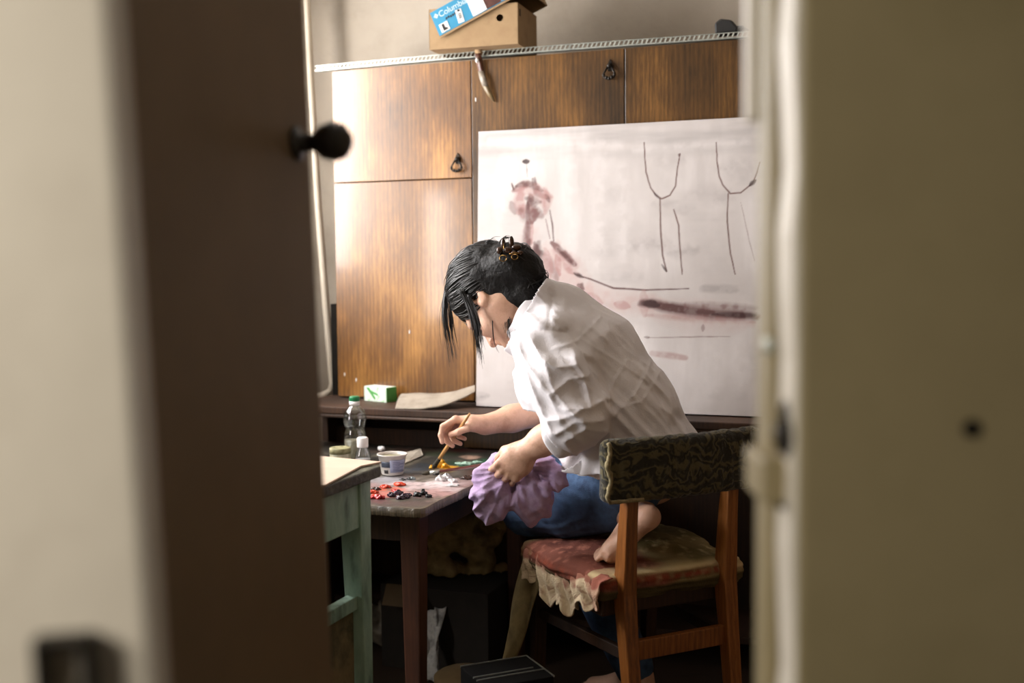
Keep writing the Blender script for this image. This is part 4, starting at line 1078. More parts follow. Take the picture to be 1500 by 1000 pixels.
v, q = S.mesh(); v = smooth_mesh(v, q, 1)
np_mesh('back_pad', v, q, M['damask'], ch)
# frayed pale welt around the near end of the back
b = MB(); pts = []
for k in range(30):
    a = k/29; 
    if a < .72: z = BZ1-.004-(BZ1-BZ0-.012)*a/.72; x = -BX+.004+.004*math.sin(a*17)
    else: z = BZ0+.006; x = -BX+.006+(a-.72)*.30
    pts.append((x+random.uniform(-.0012,.0012), -.052+random.uniform(-.002,.002), z))
b.tube(pts, [.0055+random.uniform(-.0015,.002) for _ in pts], 8); b.build('frayed_welt', mat('frayed_welt', [rgb(104,94,64), rgb(168,154,118)], 90, .95), ch)
# seat cushion
S = SDF((-.26,-.06,.36),(.26,.47,.56),.004)
S.rbox((0,.205,.450), (.205,.205,.034), .030, None, .02)
S.ell((.05,.24,.478), (.15,.14,.024), None, .04)
S.ell((-.02,.205,.462), (.20,.20,.034), None, .03)
S.disp(lambda x,y,z: -.006*(fbm(x*16,y*16,z*16,4)-.5)*2-.0016*np.sin(z*420+6*fbm(x*9,y*9,z*3,2)))
v, q = S.mesh(); v = smooth_mesh(v, q, 1)
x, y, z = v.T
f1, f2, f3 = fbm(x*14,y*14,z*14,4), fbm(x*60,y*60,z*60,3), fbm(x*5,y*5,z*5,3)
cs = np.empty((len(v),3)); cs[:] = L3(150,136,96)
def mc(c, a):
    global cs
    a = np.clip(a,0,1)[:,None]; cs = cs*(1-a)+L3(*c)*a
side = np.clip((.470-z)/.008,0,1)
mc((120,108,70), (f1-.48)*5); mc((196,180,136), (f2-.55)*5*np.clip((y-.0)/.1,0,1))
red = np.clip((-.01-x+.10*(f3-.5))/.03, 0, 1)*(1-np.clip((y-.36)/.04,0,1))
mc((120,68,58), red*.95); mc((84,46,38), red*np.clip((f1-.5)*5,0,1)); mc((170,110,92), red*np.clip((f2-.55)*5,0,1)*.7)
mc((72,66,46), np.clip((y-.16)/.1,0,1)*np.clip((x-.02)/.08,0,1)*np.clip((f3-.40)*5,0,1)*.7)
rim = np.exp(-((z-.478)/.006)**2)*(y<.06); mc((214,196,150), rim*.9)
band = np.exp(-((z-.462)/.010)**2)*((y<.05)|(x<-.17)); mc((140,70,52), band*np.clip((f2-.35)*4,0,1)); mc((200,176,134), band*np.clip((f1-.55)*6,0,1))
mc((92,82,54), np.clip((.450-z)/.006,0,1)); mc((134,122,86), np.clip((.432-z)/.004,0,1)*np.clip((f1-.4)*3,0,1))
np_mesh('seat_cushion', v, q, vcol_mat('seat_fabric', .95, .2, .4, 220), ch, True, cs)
# torn cover hanging off the left side of the seat
def hem(y): return .418-.048*math.sin(max(0,min(1,(y-.02)/.30))*math.pi*.9)-.012*math.sin(y*60)-.008*math.sin(y*140+1)
NU, NV = 70, 34
vs = []; cc = []
for j in range(NV):
    for i in range(NU):
        u = i/(NU-1); w_ = j/(NV-1); y_ = -.012+.375*u
        zt = .483-.006*u; zb_ = hem(y_)
        z_ = zt+(zb_-zt)*w_
        x_ = -.196-.010*math.sin(math.pi*min(1,w_*1.3))-.014*w_-.010*w_*math.sin(u*26+2*w_)-.004*math.sin(u*70+w_*9)
        if w_ < .12: x_ += .02*(.12-w_)/.12
        vs.append((x_, y_, z_))
        f = float(vnoise(u*14, w_*7, .3)); g_ = float(vnoise(u*40, w_*22, 5.3))
        c = L3(236,216,182)*.9+L3(150,120,84)*.1
        redm = max(0,min(1,(.42-w_+.45*(f-.5))*6)); c = c*(1-redm*.85)+L3(142,70,58)*redm*.85
        spot = max(0,min(1,(g_-.66)*8))*(1-redm); c = c*(1-spot*.6)+L3(150,92,70)*spot*.6
        if u < .14: c = c*.45+L3(150,84,72)*.55
        cc.append(c)
I = np.arange(NU*NV).reshape(NV,NU)
qd = np.stack([I[:-1,:-1].ravel(), I[:-1,1:].ravel(), I[1:,1:].ravel(), I[1:,:-1].ravel()],1)
o = np_mesh('torn_cover', np.array(vs), qd, vcol_mat('torn_cover', .95, .2, .5, 260), ch, True, np.array(cc)); o['label'] = 'torn cream and red seat cover edge'
md = o.modifiers.new('solid','SOLIDIFY'); md.thickness = .003
# long corner of the under-cover hanging in front
b = MB()
def drape(u, v):
    x = -.185-.075*v+.010*math.sin(u*7+v*3); y = .26+.16*u*(1-.80*v)+.10*v
    z = .455-.28*v+.01*math.sin(u*11); 
    return V((x-.012*math.sin(v*5+u*6), y, z))
b.grid(drape, 16, 24); o = b.build('hanging_cover', mat('hanging_cover', [rgb(104,88,54), rgb(134,116,76), rgb(84,72,46)], 10, .95), ch, solid=.003)
# ================================================================== the painter
def A3(v): return np.array(tuple(v), float)
def nrm(v): v = np.array(v, float); return v/np.linalg.norm(v)
person = thing('person', 'person with pinned up dark hair in a white shirt and jeans, painting with a brush', 'person', (CR+FW*.2)+V((0,0,0)))
PO = person.location.copy()
Minv = Matrix.Translation(-PO)
# ---- landmarks (world)
hd = nrm((-.74,.67,0)); pt = math.radians(66)
Hf = nrm(hd*math.cos(pt)-np.array([0,0,1])*math.sin(pt)); Hu = nrm(hd*math.sin(pt)+np.array([0,0,1])*math.cos(pt)); Hl = np.cross(Hu, Hf); 
Hc = np.array([-.038, 2.83, 1.090])
def HP(f, l, u): return Hc+Hf*f+Hl*l+Hu*u
C7 = A3(at(800,446,2.82))
tl = nrm((-.37,-.93,0))                      # torso left
K0, K1, K2, K3 = [A3(at(*p)) for p in ((958,695,2.75),(915,605,2.77),(864,519,2.80),(824,474,2.82))]
shL, elL, wrL = A3(at(800,508,2.67)), A3(at(850,613,2.575)), A3(at(773,659,2.63))
shR, elR, wrR = A3(at(852,498,2.96)), A3(at(838,592,3.02)), A3(at(711,622,2.93))
hipL, knL, anL = A3(at(922,702,2.71)), A3(at(772,746,2.91)), A3(at(934,752,2.67))
hipR, knR, anR = A3(at(922,680,2.87)), A3(at(800,704,3.06)), np.array([.325,2.93,.090])
toeL = A3(at(872,819,2.60)); balL = A3(at(896,810,2.585))
S = SDF((-.34,2.42,-.01),(.50,3.24,1.30),.0026)
# head
S.ell(HP(-.008,0,.045), (.096,.074,.086), (Hf,Hl,Hu), .01)
S.ell(HP(.030,0,-.030), (.056,.058,.086), (Hf,Hl,Hu), .03)
S.cone(HP(.0,.050,-.045), HP(.066,.014,-.094), .020, .018, .03); S.cone(HP(.0,-.050,-.045), HP(.066,-.014,-.094), .020, .018, .03)
S.cone(HP(.068,-.008,-.094), HP(.068,.008,-.094), .017, .017, .02)
S.ell(HP(.060,.038,-.028), (.022,.020,.020), (Hf,Hl,Hu), .025); S.ell(HP(.060,-.038,-.028), (.022,.020,.020), (Hf,Hl,Hu), .025)
S.cone(HP(.080,-.032,.020), HP(.080,.032,.020), .012, .012, .02)
for sy in (-1,1): S.ell(HP(.094,sy*.031,.002), (.014,.017,.011), (Hf,Hl,Hu), .012, 'cut')
S.cone(HP(.086,0,.006), HP(.106,0,-.034), .008, .0105, .012)
for sy in (-1,1): S.ell(HP(.096,sy*.011,-.036), (.009,.008,.007), (Hf,Hl,Hu), .006)
S.cone(HP(.088,-.016,-.058), HP(.088,.016,-.058), .0065, .0065, .008); S.cone(HP(.086,-.013,-.068), HP(.086,.013,-.068), .007, .007, .008)
S.cone(HP(.097,-.018,-.063), HP(.097,.018,-.063), .002, .002, .003, 'cut')
for sy in (-1,1):
    ax = (nrm(Hf*.96+Hl*sy*.25), nrm(Hl*.97-Hf*sy*.25), Hu)
    S.ell(HP(-.012,sy*.077,-.004), (.019,.0075,.031), ax, .006)
    S.ell(HP(-.009,sy*.083,.002), (.010,.006,.017), ax, .005, 'cut')
    S.ell(HP(-.004,sy*.080,-.028), (.008,.006,.009), ax, .006)
# neck and trunk
S.cone(HP(-.020,0,-.045), C7+np.array([-.01,0,-.03]), .053, .056, .04)
S.loft([C7+np.array([.02,0,-.04]), K2, K1, K0], [(.10,.06),(.13,.085),(.120,.080),(.11,.070)], tl, .04)
S.cone(C7+np.array([.02,0,-.05]), shL, .05, .05, .04); S.cone(C7+np.array([.02,0,-.05]), shR, .05, .05, .04)
# arms
def mid(a, b, t): return a+(b-a)*t
for sh, el, wr in ((shL, elL, wrL), (shR, elR, wrR)):
    S.chain([sh, mid(sh,el,.5), el], [.050,.046,.040], .02)
    S.chain([el, mid(el,wr,.28), mid(el,wr,.7), wr], [.038,.041,.033,.0265], .02)
# legs
S.chain([hipL, mid(hipL,knL,.5), knL], [.070,.066,.050], .03); S.chain([knL, mid(knL,anL,.4), anL], [.048,.046,.030], .03)
S.chain([hipR, mid(hipR,knR,.5), knR], [.085,.072,.052], .03); S.chain([knR, mid(knR,anR,.35), anR], [.050,.052,.034], .03)
S.cone(hipL, hipR, .065, .065, .03)
# left foot: heel up, standing on the toes on the seat
heelL = A3(at(950,757,2.565)); S.cone(anL, heelL, .030, .024, .02); S.cone(heelL, balL, .0235, .022, .02); S.cone(anL, balL+np.array([-.0,.0,.006]), .028, .021, .02)
fx = nrm(toeL-balL); fx[2] = 0; fx = nrm(fx); fl_ = nrm(np.cross(np.array([0,0,1]), fx))
for i, (o_, ln, r_) in enumerate(((-.030,.040,.0110),(-.012,.040,.0085),(.003,.036,.008),(.016,.031,.0075),(.028,.025,.007))):
    p = balL+fl_*o_*1.0+np.array([0,0,-.004]); 
    S.cone(p, p+fx*ln*.55+np.array([0,0,.003]), r_+.003, r_, .006); S.cone(p+fx*ln*.55+np.array([0,0,.003]), p+fx*ln+np.array([0,0,-.006]), r_, r_*.9, .004)
# right foot on the floor
S.cone(anR, anR+np.array([.02,-.02,-.05]), .033, .030, .02); tR = anR+np.array([-.11,.10,-.062]); S.cone(anR+np.array([.02,-.02,-.055]), tR, .028, .022, .03); S.cone(anR, tR, .030, .018, .02)
for o_ in (-.028,-.012,.003,.017,.029): p = tR+np.array([.67*o_,.74*o_,0]); S.cone(p, p+np.array([-.024,.022,-.004]), .010, .008, .005)
# ---- hands
def hand(S, wr, X, Y, side, fingers, thumb, sc=1.0):
    """X to the knuckles, Y to the thumb side, dorsal = side*(X x Y)"""
    X = nrm(X); Y = nrm(np.array(Y)-X*np.dot(Y, X)); Z = side*np.cross(X, Y)
    P = lambda a, b, c: wr+(X*a+Y*b+Z*c)*sc
    S.loft([P(.0,0,0), P(.035,.0,.0), P(.070,.001,.002)], [(.024*sc,.0165*sc),(.034*sc,.0155*sc),(.038*sc,.0125*sc)], Y, .015)
    S.ell(P(.030,.020,-.008), (.028*sc,.017*sc,.014*sc), (X,Y,Z), .012)
    S.ell(P(.036,-.022,-.008), (.030*sc,.013*sc,.013*sc), (X,Y,Z), .012)
    base = [(.080,.029),(.083,.010),(.079,-.009),(.071,-.026)]
    lens = [(.040,.024,.019),(.044,.028,.020),(.041,.026,.020),(.032,.019,.018)]
    rad = [(.0096,.0086,.0078,.0066),(.0098,.0088,.0079,.0067),(.0093,.0083,.0074,.0063),(.0084,.0074,.0067,.0058)]
    tips = []
    for i, (fl, spread) in enumerate(fingers):
        p = P(base[i][0], base[i][1], .003); ang = 0
        dir0 = nrm(X*math.cos(spread)+Y*math.sin(spread))
        S.ell(p, (.0108*sc,.0100*sc,.0100*sc), (X,Y,Z), .006)
        for j in range(3):
            ang += math.radians(fl[j]); d = dir0*math.cos(ang)-Z*math.sin(ang)
            p2 = p+d*lens[i][j]*sc; S.cone(p, p2, rad[i][j]*sc, rad[i][j+1]*sc, .0035); p = p2
        tips.append(p)
    p = P(*thumb[0])
    S.cone(P(.014,.018,-.004), p, .0145*sc, .0118*sc, .010)
    q1 = P(*thumb[1]); q2 = P(*thumb[2]); S.cone(p, q1, .0110*sc, .0094*sc, .005); S.cone(q1, q2, .0092*sc, .0074*sc, .004)
    return tips, q2, P
XL, YL = (-.56,.10,-.60), (-.62,.10,.62)
tipsL, thL, PL = hand(S, wrL, XL, YL, -1, [((44,58,34),.10),((42,46,30),.03),((42,44,30),-.04),((44,42,30),-.12)], [(.044,.040,-.014),(.072,.040,-.030),(.094,.030,-.040)], .95)
XR, YR = (-.96,.06,.14), (-.20,-.92,.20)
tipsR, thR, PR = hand(S, wrR, XR, YR, 1, [((38,46,26),-.10),((56,58,34),-.05),((66,62,36),-.02),((70,62,36),.02)], [(.040,.042,-.014),(.066,.038,-.030),(.088,.024,-.040)], .95)
v, q = S.mesh(); v = smooth_mesh(v, q, 1, .4)
m = mat('skin', [rgb(196,150,124), rgb(222,178,152), rgb(212,166,140)], 22, .5, bump=.12, bscale=260, sss=.08)
M['skin'] = m
np_mesh('body', v-A3(PO), q, m, person)
for sy in (-1,1):
    b = MB(); e_ = V(HP(.080,sy*.031,.002))-PO; b.blob(e_, (.0115,.0115,.0115), 16, 12); eo = b.build('eye', mat('eye_white', [rgb(226,220,214)], 1, .2), person)
    b = MB(); b.blob(e_+V(Hf*.0085), (.005,.005,.005), 12, 8); b.build('iris', M['lab_black'], eo)
for tp_ in (tipsL, tipsR): pass
# ---- jeans
S = SDF((-.06,2.50,.06),(.46,3.24,.86),.0045)
S.loft([K0+np.array([-.01,0,.05]), (hipL+hipR)/2+np.array([.015,-.01,.015])], [(.160,.105),(.160,.095)], tl, .04)
S.chain([hipL, mid(hipL,knL,.5), knL], [.084,.080,.062], .03); S.chain([knL, mid(knL,anL,.4), mid(knL,anL,.80)], [.060,.060,.046], .025)
S.chain([hipR, mid(hipR,knR,.5), knR], [.102,.086,.066], .04); S.chain([knR, mid(knR,anR,.35), mid(knR,anR,.95)], [.064,.066,.052], .03)
def jw(x, y, z):
    w1 = np.sin(x*95+y*70+3*np.sin(z*30)); w2 = fbm(x*24, y*24, z*24, 3)-.5
    return -.0025*np.abs(w1)*np.clip((.16-np.abs(x-.10))/.1, 0, 1)-.007*w2
S.disp(jw); v, q = S.mesh(); v = smooth_mesh(v, q, 1)
mj = mat('denim', [rgb(28,42,66), rgb(44,66,98), rgb(70,100,138), rgb(36,54,84)], 9, .85, bump=.3, bscale=500)
jo = np_mesh('jeans', v-A3(PO), q, mj, person)
# ---- shirt
S = SDF((-.10,2.44,.56),(.50,3.20,1.26),.0034)
S.loft([K0+(K0-K1)*.32, K0, K1, K2, K3], [(.190,.135),(.186,.131),(.172,.122),(.178,.112),(.138,.072)], tl, .03)
S.cone(K3+np.array([0,0,-.01]), shL, .082, .076, .05); S.cone(K3+np.array([0,0,-.01]), shR, .082, .072, .05)
ccL = mid(elL, wrL, .40); mL = mid(shL, elL, .5)
S.chain([shL, mL+np.array([-.012,-.005,0]), elL+np.array([-.010,0,.010])], [.078,.088,.074], .03); S.chain([elL+np.array([-.008,0,.008]), mid(elL,wrL,.20)+np.array([0,0,.004]), mid(elL,wrL,.52)], [.072,.066,.054], .02)
S.chain([shR, mid(shR,elR,.5), elR], [.074,.076,.070], .03); S.chain([elR, mid(elR,wrR,.46)], [.068,.058], .03)
# collar and neck opening
c0 = C7+np.array([.030,0,-.035]); c1 = HP(-.045,0,-.095)
nd = nrm(c1-c0); ncn = nrm((-.84,.12,.50)); ncp = A3(at(770,463,2.785))
S.cone(c0, c0+nd*.095, .080, .068, .025)
# stand-up collar leaf with its pointed front
cpt = A3(at(748,508,2.735)); S.cone(A3(at(764,470,2.745)), cpt, .016, .010, .02); S.cone(A3(at(772,520,2.74)), cpt, .030, .008, .02)
# front tail falling over the thigh
t0, t1, t2 = A3(at(885,640,2.70)), A3(at(858,664,2.665)), A3(at(850,686,2.635))
S.loft([t0, t1, t2], [(.070,.045),(.062,.034),(.056,.026)], nrm((.9,.35,.2)), .006)
S.loft([A3(at(850,600,2.82)), A3(at(858,650,2.77))], [(.10,.075),(.075,.06)], tl, .03)
# folds: lines in the picture, turned into ridges that run through the cloth
def LW(px, py, Y=2.70): p = at(px, py, Y); return (p.x, p.z)
def C1(x, y, Y=2.70): return LW(600+x/2.084, 320+y/2.084, Y)
ridges = []
def rd(pts, amp, w, ymax=3.3, ymin=2.3, Y=2.70): ridges.append(([C1(a, b, Y) for a, b in pts], amp, w, ymin, ymax))
for p_ in ([(430,385),(505,365),(585,300)], [(520,362),(620,425),(722,492)], [(662,428),(622,480),(578,562)], [(745,440),(680,520),(605,590)], [(720,492),(762,560),(795,640)], [(560,330),(600,370)], [(640,560),(700,545),(770,470)]): rd(p_, .0030, .0036)
for p_, a_, w_ in (([(330,400),(370,455),(420,520),(455,600)],.008,.011), ([(372,372),(400,420),(440,445),(500,440)],.010,.012), ([(430,520),(480,480),(540,470)],.009,.012), ([(395,500),(450,560),(520,590)],.009,.012),
    ([(440,640),(500,600),(580,600)],.010,.012), ([(470,660),(530,620),(600,640)],.008,.010), ([(350,450),(385,540),(430,640)],.009,.010), ([(410,430),(430,500),(470,560)],.008,.011), ([(500,420),(530,480),(545,560)],.008,.013),
    ([(480,560),(540,560),(590,540)],.008,.010), ([(330,375),(345,430)],.006,.008), ([(420,600),(470,590),(520,560)],.008,.009)): rd(p_, a_, w_, 2.74, 2.3, 2.60)
for p_ in ([(345,332),(420,340),(478,345)], [(478,345),(520,400),(560,480),(600,560)]): rd(p_, -.006, .006, 2.80, 2.3, 2.62)
rd([(440,240),(425,290),(420,335)], -.003, .004, 2.9, 2.3, 2.7)
def sw(x, y, z):
    r = 0*x
    for P_, a_, w_, y0_, y1_ in ridges:
        d, t_ = seg_d(x, z, P_); r = r-a_*np.exp(-d/(w_*.8))*np.clip((y1_-y)/.03,0,1)*np.clip((y-y0_)/.03,0,1)
    n_ = fbm(x*13+5, y*13, z*13, 3)-.5; n2_ = np.abs(fbm(x*26+9, y*26+3, z*20, 2)-.5)
    sl = np.clip((2.74-y)/.05,0,1); ac = .70*x+.71*z; al = -.71*x+.70*z
    n3_ = np.abs(vnoise(ac*34+3, y*9, al*8)-.5)+.5*np.abs(vnoise(ac*60+30, y*14+5, al*14)-.5)
    return r-.010*n_+.006*n2_+.022*sl*n3_-.003-.004*sl
S.disp(sw)
v, q = S.mesh(); v = smooth_mesh(v, q, 1, .5)
def sdc(p, a, nn): return (p-a)@nn
good = np.ones(len(v), bool)
nL = nrm(wrL-elL); cutL = mid(elL,wrL,.40); dL = v-cutL; good &= ~((dL@nL > 0) & (np.linalg.norm(dL-np.outer(dL@nL,nL),axis=1) < .085) & (v[:,1] < 2.80))
nR = nrm(wrR-elR); cutR = mid(elR,wrR,.36); dR = v-cutR; good &= ~((dR@nR > 0) & (np.linalg.norm(dR-np.outer(dR@nR,nR),axis=1) < .085) & (v[:,1] > 2.86))
dN = v-ncp; good &= ~((dN@ncn > 0) & (np.linalg.norm(dN,axis=1) < .135))
hz = K0+(K0-K1)*.30; hn = nrm(K0-K1); good &= ~(((v-hz)@hn > 0) & (v[:,0] > .16))
good &= v[:,2] > .640-.03*np.clip((.20-v[:,0])/.03,0,1); hm = A3(at(850,694,2.61)); good &= ~((v[:,2] < hm[2]-.02*np.clip((v[:,0]-.16)/.05,0,1)) & (v[:,0] < .22))
v2, q2, _ = keep_faces(v, q, good)
ms = mat('white_cotton', [rgb(226,222,226), rgb(238,235,238)], 5, .8, bump=.15, bscale=240, sheen=.1)
so = np_mesh('shirt', v2-A3(PO), q2, ms, person); so['label'] = 'loose white cotton shirt with rolled sleeves'
md = so.modifiers.new('solid','SOLIDIFY'); md.thickness = .004; md.offset = -1
# near front tail of the shirt hanging over the thigh
tq = [at(820,648,2.675), at(896,632,2.56), at(889,697,2.568), at(812,666,2.68)]
def tail_fn(u, w_):
    A_, B_, C_, D_ = tq
    p = A_*(1-u)*(1-w_)+B_*u*(1-w_)+C_*u*w_+D_*(1-u)*w_
    p = p+V((-.006,-.008,0))*math.sin(math.pi*u)+V((0,0,-.022))*math.sin(math.pi*min(1,u*1.15))*w_**1.5
    return p-PO+V((-.003,-.004,0))*math.sin(u*19+w_*3)*w_
b = MB(); b.grid(tail_fn, 36, 20); b.build('shirt_tail', ms, so, solid=.002)
# fold-over collar
cu = V(ncn); cn = ncp-ncn*.004; cx0 = V(tl); cx0 = (cx0-cu*cx0.dot(cu)).normalized(); cy0 = cu.cross(cx0)
def collar_fn(u, w_):
    a = math.radians(-60+300*u); pr = [(-.034,.084),(-.018,.080),(.004,.074),(.018,.069),(.020,.0655),(.010,.063),(-.02,.063)]
    t = w_*6; i = min(int(t),5); f = t-i; o_ = pr[i][0]+(pr[i+1][0]-pr[i][0])*f; r_ = pr[i][1]+(pr[i+1][1]-pr[i][1])*f
    if w_ < .3: o_ -= .022*max(0,(abs(u-.5)-.36)/.14)*(1-w_/.3); r_ += .010*max(0,(abs(u-.5)-.36)/.14)
    return V(cn)-PO+cu*(o_+.002*math.sin(a*5))+cx0*(r_*math.cos(a))+cy0*(r_*math.sin(a)*.95)
b = MB(); b.grid(collar_fn, 60, 20); b.build('collar', ms, so, solid=.003)
# rolled cuffs
def cuff(c, n_, r, tw):
    b = MB(); n_ = V(n_); x = n_.orthogonal().normalized(); y = n_.cross(x); K_ = 40; rows = []
    prof = [(-.020,1.02),(-.012,1.10),(.0,1.13),(.010,1.10),(.014,1.0),(.008,.93),(-.01,.92)]
    def fn(u, w_):
        i = min(int(w_*(len(prof)-1)), len(prof)-2); f = w_*(len(prof)-1)-i
        o_ = prof[i][0]+(prof[i+1][0]-prof[i][0])*f; s_ = prof[i][1]+(prof[i+1][1]-prof[i][1])*f
        a = 2*math.pi*u; rr = r*s_*(1+.06*math.sin(3*a+tw)+.035*math.sin(7*a+2*tw))
        return V(c)-PO+n_*(o_+.006*math.sin(2*a+tw))+x*(rr*math.cos(a))+y*(rr*math.sin(a))
    b.grid(fn, K_, 14); return b.build('rolled_cuff', ms, so, solid=.003)
cuff(cutL, nL, .058, .6); cuff(cutR, nR, .055, 1.9)
# ---- hair
Bn = HP(-.104,0,-.030)
S = SDF((-.20,2.66,.94),(.18,3.02,1.30),.0035)
S.ell(HP(-.012,0,.056), (.106,.086,.094), (Hf,Hl,Hu), .01)
S.ell(HP(-.050,0,.030), (.080,.084,.100), (Hf,Hl,Hu), .02)
S.ell(Bn, (.050,.066,.062), (Hf,Hl,Hu), .03)
S.ell(A3(at(772,415,2.79)), (.046,.055,.052), None, .03); S.ell(A3(at(752,385,2.79)), (.044,.05,.040), None, .03); S.ell(A3(at(750,440,2.79)), (.042,.050,.040), None, .03); S.ell(A3(at(775,440,2.78)), (.030,.05,.030), None, .03)
# keep the face and ears clear
S.ell(HP(.095,0,-.035), (.062,.085,.088), (Hf,Hl,Hu), .012, 'cut')
for sy in (-1,1):
    S.ell(HP(.034,sy*.085,-.060), (.050,.040,.060), (Hf,Hl,Hu), .012, 'cut'); S.ell(HP(-.012,sy*.094,-.012), (.020,.020,.026), (Hf,Hl,Hu), .008, 'cut')
S.disp(lambda x,y,z: -.006*(fbm(x*38,y*38,z*38,3)-.5)*2)
v, q = S.mesh(); v = smooth_mesh(v, q, 1)
mh, nt, bs = new_mat('black_hair'); bs.inputs['Base Color'].default_value = rgb(24,22,21); bs.inputs['Roughness'].default_value = .38; bs.inputs['Specular IOR Level'].default_value = .5
bs.inputs['Anisotropic'].default_value = .5
mh2 = mat('hair_mass', [rgb(17,16,15), rgb(24,22,21)], 90, .62, spec=.25, bump=.4, bscale=140)
ho = np_mesh('hair', v-A3(PO), q, mh2, person)
HV = v; _q = (HV-np.array([0,0,H])) @ np.array(CM)
HPX = 750-FPX*_q[:,0]/_q[:,2]; HPY = 500+FPX*_q[:,1]/_q[:,2]
def hs(px, py, off=.004):
    d = np.hypot(HPX-px, HPY-py); m = d < 5
    y_ = HV[m,1].min() if m.any() else HV[np.argmin(d),1]
    return at(px, py, y_-off)
# strands combed from the hairline back to the knot
R2 = random.Random(5); b = MB()
def skull_pt(d): # surface of the hair cap along a direction
    d = nrm(d); k = 1/math.sqrt((d@Hf/.110)**2+(d@Hl/.0885)**2+(d@Hu/.098)**2); return HP(-.014,0,.052)+d*k
bd = nrm(Bn-HP(-.014,0,.052))
for i in range(760):
    a = R2.uniform(-math.pi, math.pi); t_ = R2.uniform(.0,.55)
    st = nrm(Hf*math.cos(a)*.2+Hu*(.35+.65*R2.random())+Hl*R2.uniform(-1.1,1.1)+Hf*R2.uniform(.2,1.0)) if i % 3 else nrm(Hf*R2.uniform(-.2,.8)+Hl*(1.0 if R2.random() < .75 else -1.0)+Hu*R2.uniform(-.25,.9))
    om = math.acos(max(-1, min(1, st@bd))); pts = []; n_ = 12; wob = R2.uniform(.5,1.6); ph = R2.uniform(0,6)
    t0_ = R2.uniform(0,.45); off = R2.uniform(-.003,.0045)
    sid = nrm(np.cross(st, bd))
    for k in range(n_):
        t_ = t0_+(1-t0_)*k/(n_-1); d = (math.sin((1-t_)*om)*st+math.sin(t_*om)*bd)/math.sin(om)
        p = skull_pt(d+sid*.05*wob*math.sin(t_*5+ph)*math.sin(math.pi*t_))
        p = p+nrm(p-HP(0,0,.04))*(off+.003*math.sin(t_*7+ph))
        if t_ > .8: p = p+(Bn+(p-Bn)*.0-p)*0
        pts.append(V(p)-PO)
    r0_ = R2.uniform(.0009,.0022); b.tube(pts, [r0_*(1-abs(2*k/(n_-1)-1)**3*.7) for k in range(n_)], 5)
# loops of the knot
for i in range(330):
    bc_ = [Bn, A3(at(772,415,2.785)), A3(at(752,385,2.785)), A3(at(752,432,2.785)), A3(at(782,428,2.79))]
    n_ = nrm(np.array([R2.gauss(0,1), R2.gauss(0,1), R2.gauss(0,1)])); x_ = nrm(np.cross(n_, (0.3,.2,.9))); y_ = np.cross(n_, x_)
    ci = R2.randrange(5); c_ = bc_[ci]; rr = R2.uniform(.040,.060) if ci < 3 else R2.uniform(.024,.040); a0 = R2.uniform(0,6.28); sp = R2.uniform(2.2,4.6); ec = R2.uniform(.65,1.1)
    pts = [V(c_+x_*rr*math.cos(a0+sp*k/12)+y_*rr*ec*math.sin(a0+sp*k/12)+n_*.006*math.sin(k*.6))-PO for k in range(13)]
    r0_ = R2.uniform(.0008,.0019); b.tube(pts, [r0_*(1-.6*abs(2*k/12-1)**3) for k in range(13)], 5)
b.build('combed_strands', mh, ho)
# loose strands
b = MB()
def loose(pts, n, spread, r=.0009, end=1.0):
    P_ = [A3(at(*p)) for p in pts]
    for i in range(n):
        o0 = np.array([R2.gauss(0,1), R2.gauss(0,1), R2.gauss(0,.6)])*spread; o1 = np.array([R2.gauss(0,1), R2.gauss(0,1), R2.gauss(0,1)])*spread*1.6
        ln = R2.uniform(.6,1.0)*end; out = []; K_ = 14
        for k in range(K_):
            t_ = k/(K_-1)*ln*(len(P_)-1); j = min(int(t_), len(P_)-2); f = t_-j
            p0_, p1_, p2_, p3_ = P_[max(j-1,0)], P_[j], P_[j+1], P_[min(j+2,len(P_)-1)]
            p = .5*((2*p1_)+(-p0_+p2_)*f+(2*p0_-5*p1_+4*p2_-p3_)*f*f+(-p0_+3*p1_-3*p2_+p3_)*f**3)
            s_ = k/(K_-1); out.append(V(p+o0*(1-s_)*.7+o1*s_)-PO)
        b.tube(out, [r*(1-.75*(k/(K_-1))**2) for k in range(K_)], 4)
loose([(676,392,2.87),(660,408,2.875),(652,440,2.87),(652,470,2.86),(658,505,2.86),(663,535,2.86)], 46, .0042)
loose([(657,420,2.86),(660,455,2.86),(664,490,2.86),(668,515,2.86)], 16, .004)
loose([(676,425,2.775),(688,452,2.755),(696,476,2.745),(701,502,2.745),(706,532,2.75)], 90, .0042)
loose([(686,432,2.765),(697,460,2.745),(703,488,2.74),(706,515,2.74)], 40, .003)
loose([(722,440,2.765),(722,470,2.75),(724,500,2.75),(732,520,2.75)], 3, .001)
loose([(742,450,2.755),(745,470,2.745),(744,497,2.74)], 26, .0030)
loose([(765,440,2.76),(762,460,2.735),(757,490,2.72)], 8, .003)
loose([(790,398,2.79),(797,408,2.79),(799,420,2.79),(795,430,2.79)], 14, .003)
loose([(728,362,2.80),(735,351,2.80),(743,347,2.80),(750,354,2.80)], 10, .003); loose([(708,362,2.82),(718,353,2.82),(729,356,2.82)], 10, .003)
loose([(770,372,2.79),(780,376,2.79),(788,388,2.79)], 10, .004); loose([(760,360,2.79),(770,362,2.79),(778,372,2.79)], 8, .003)
b.build('loose_strands', mh, ho)
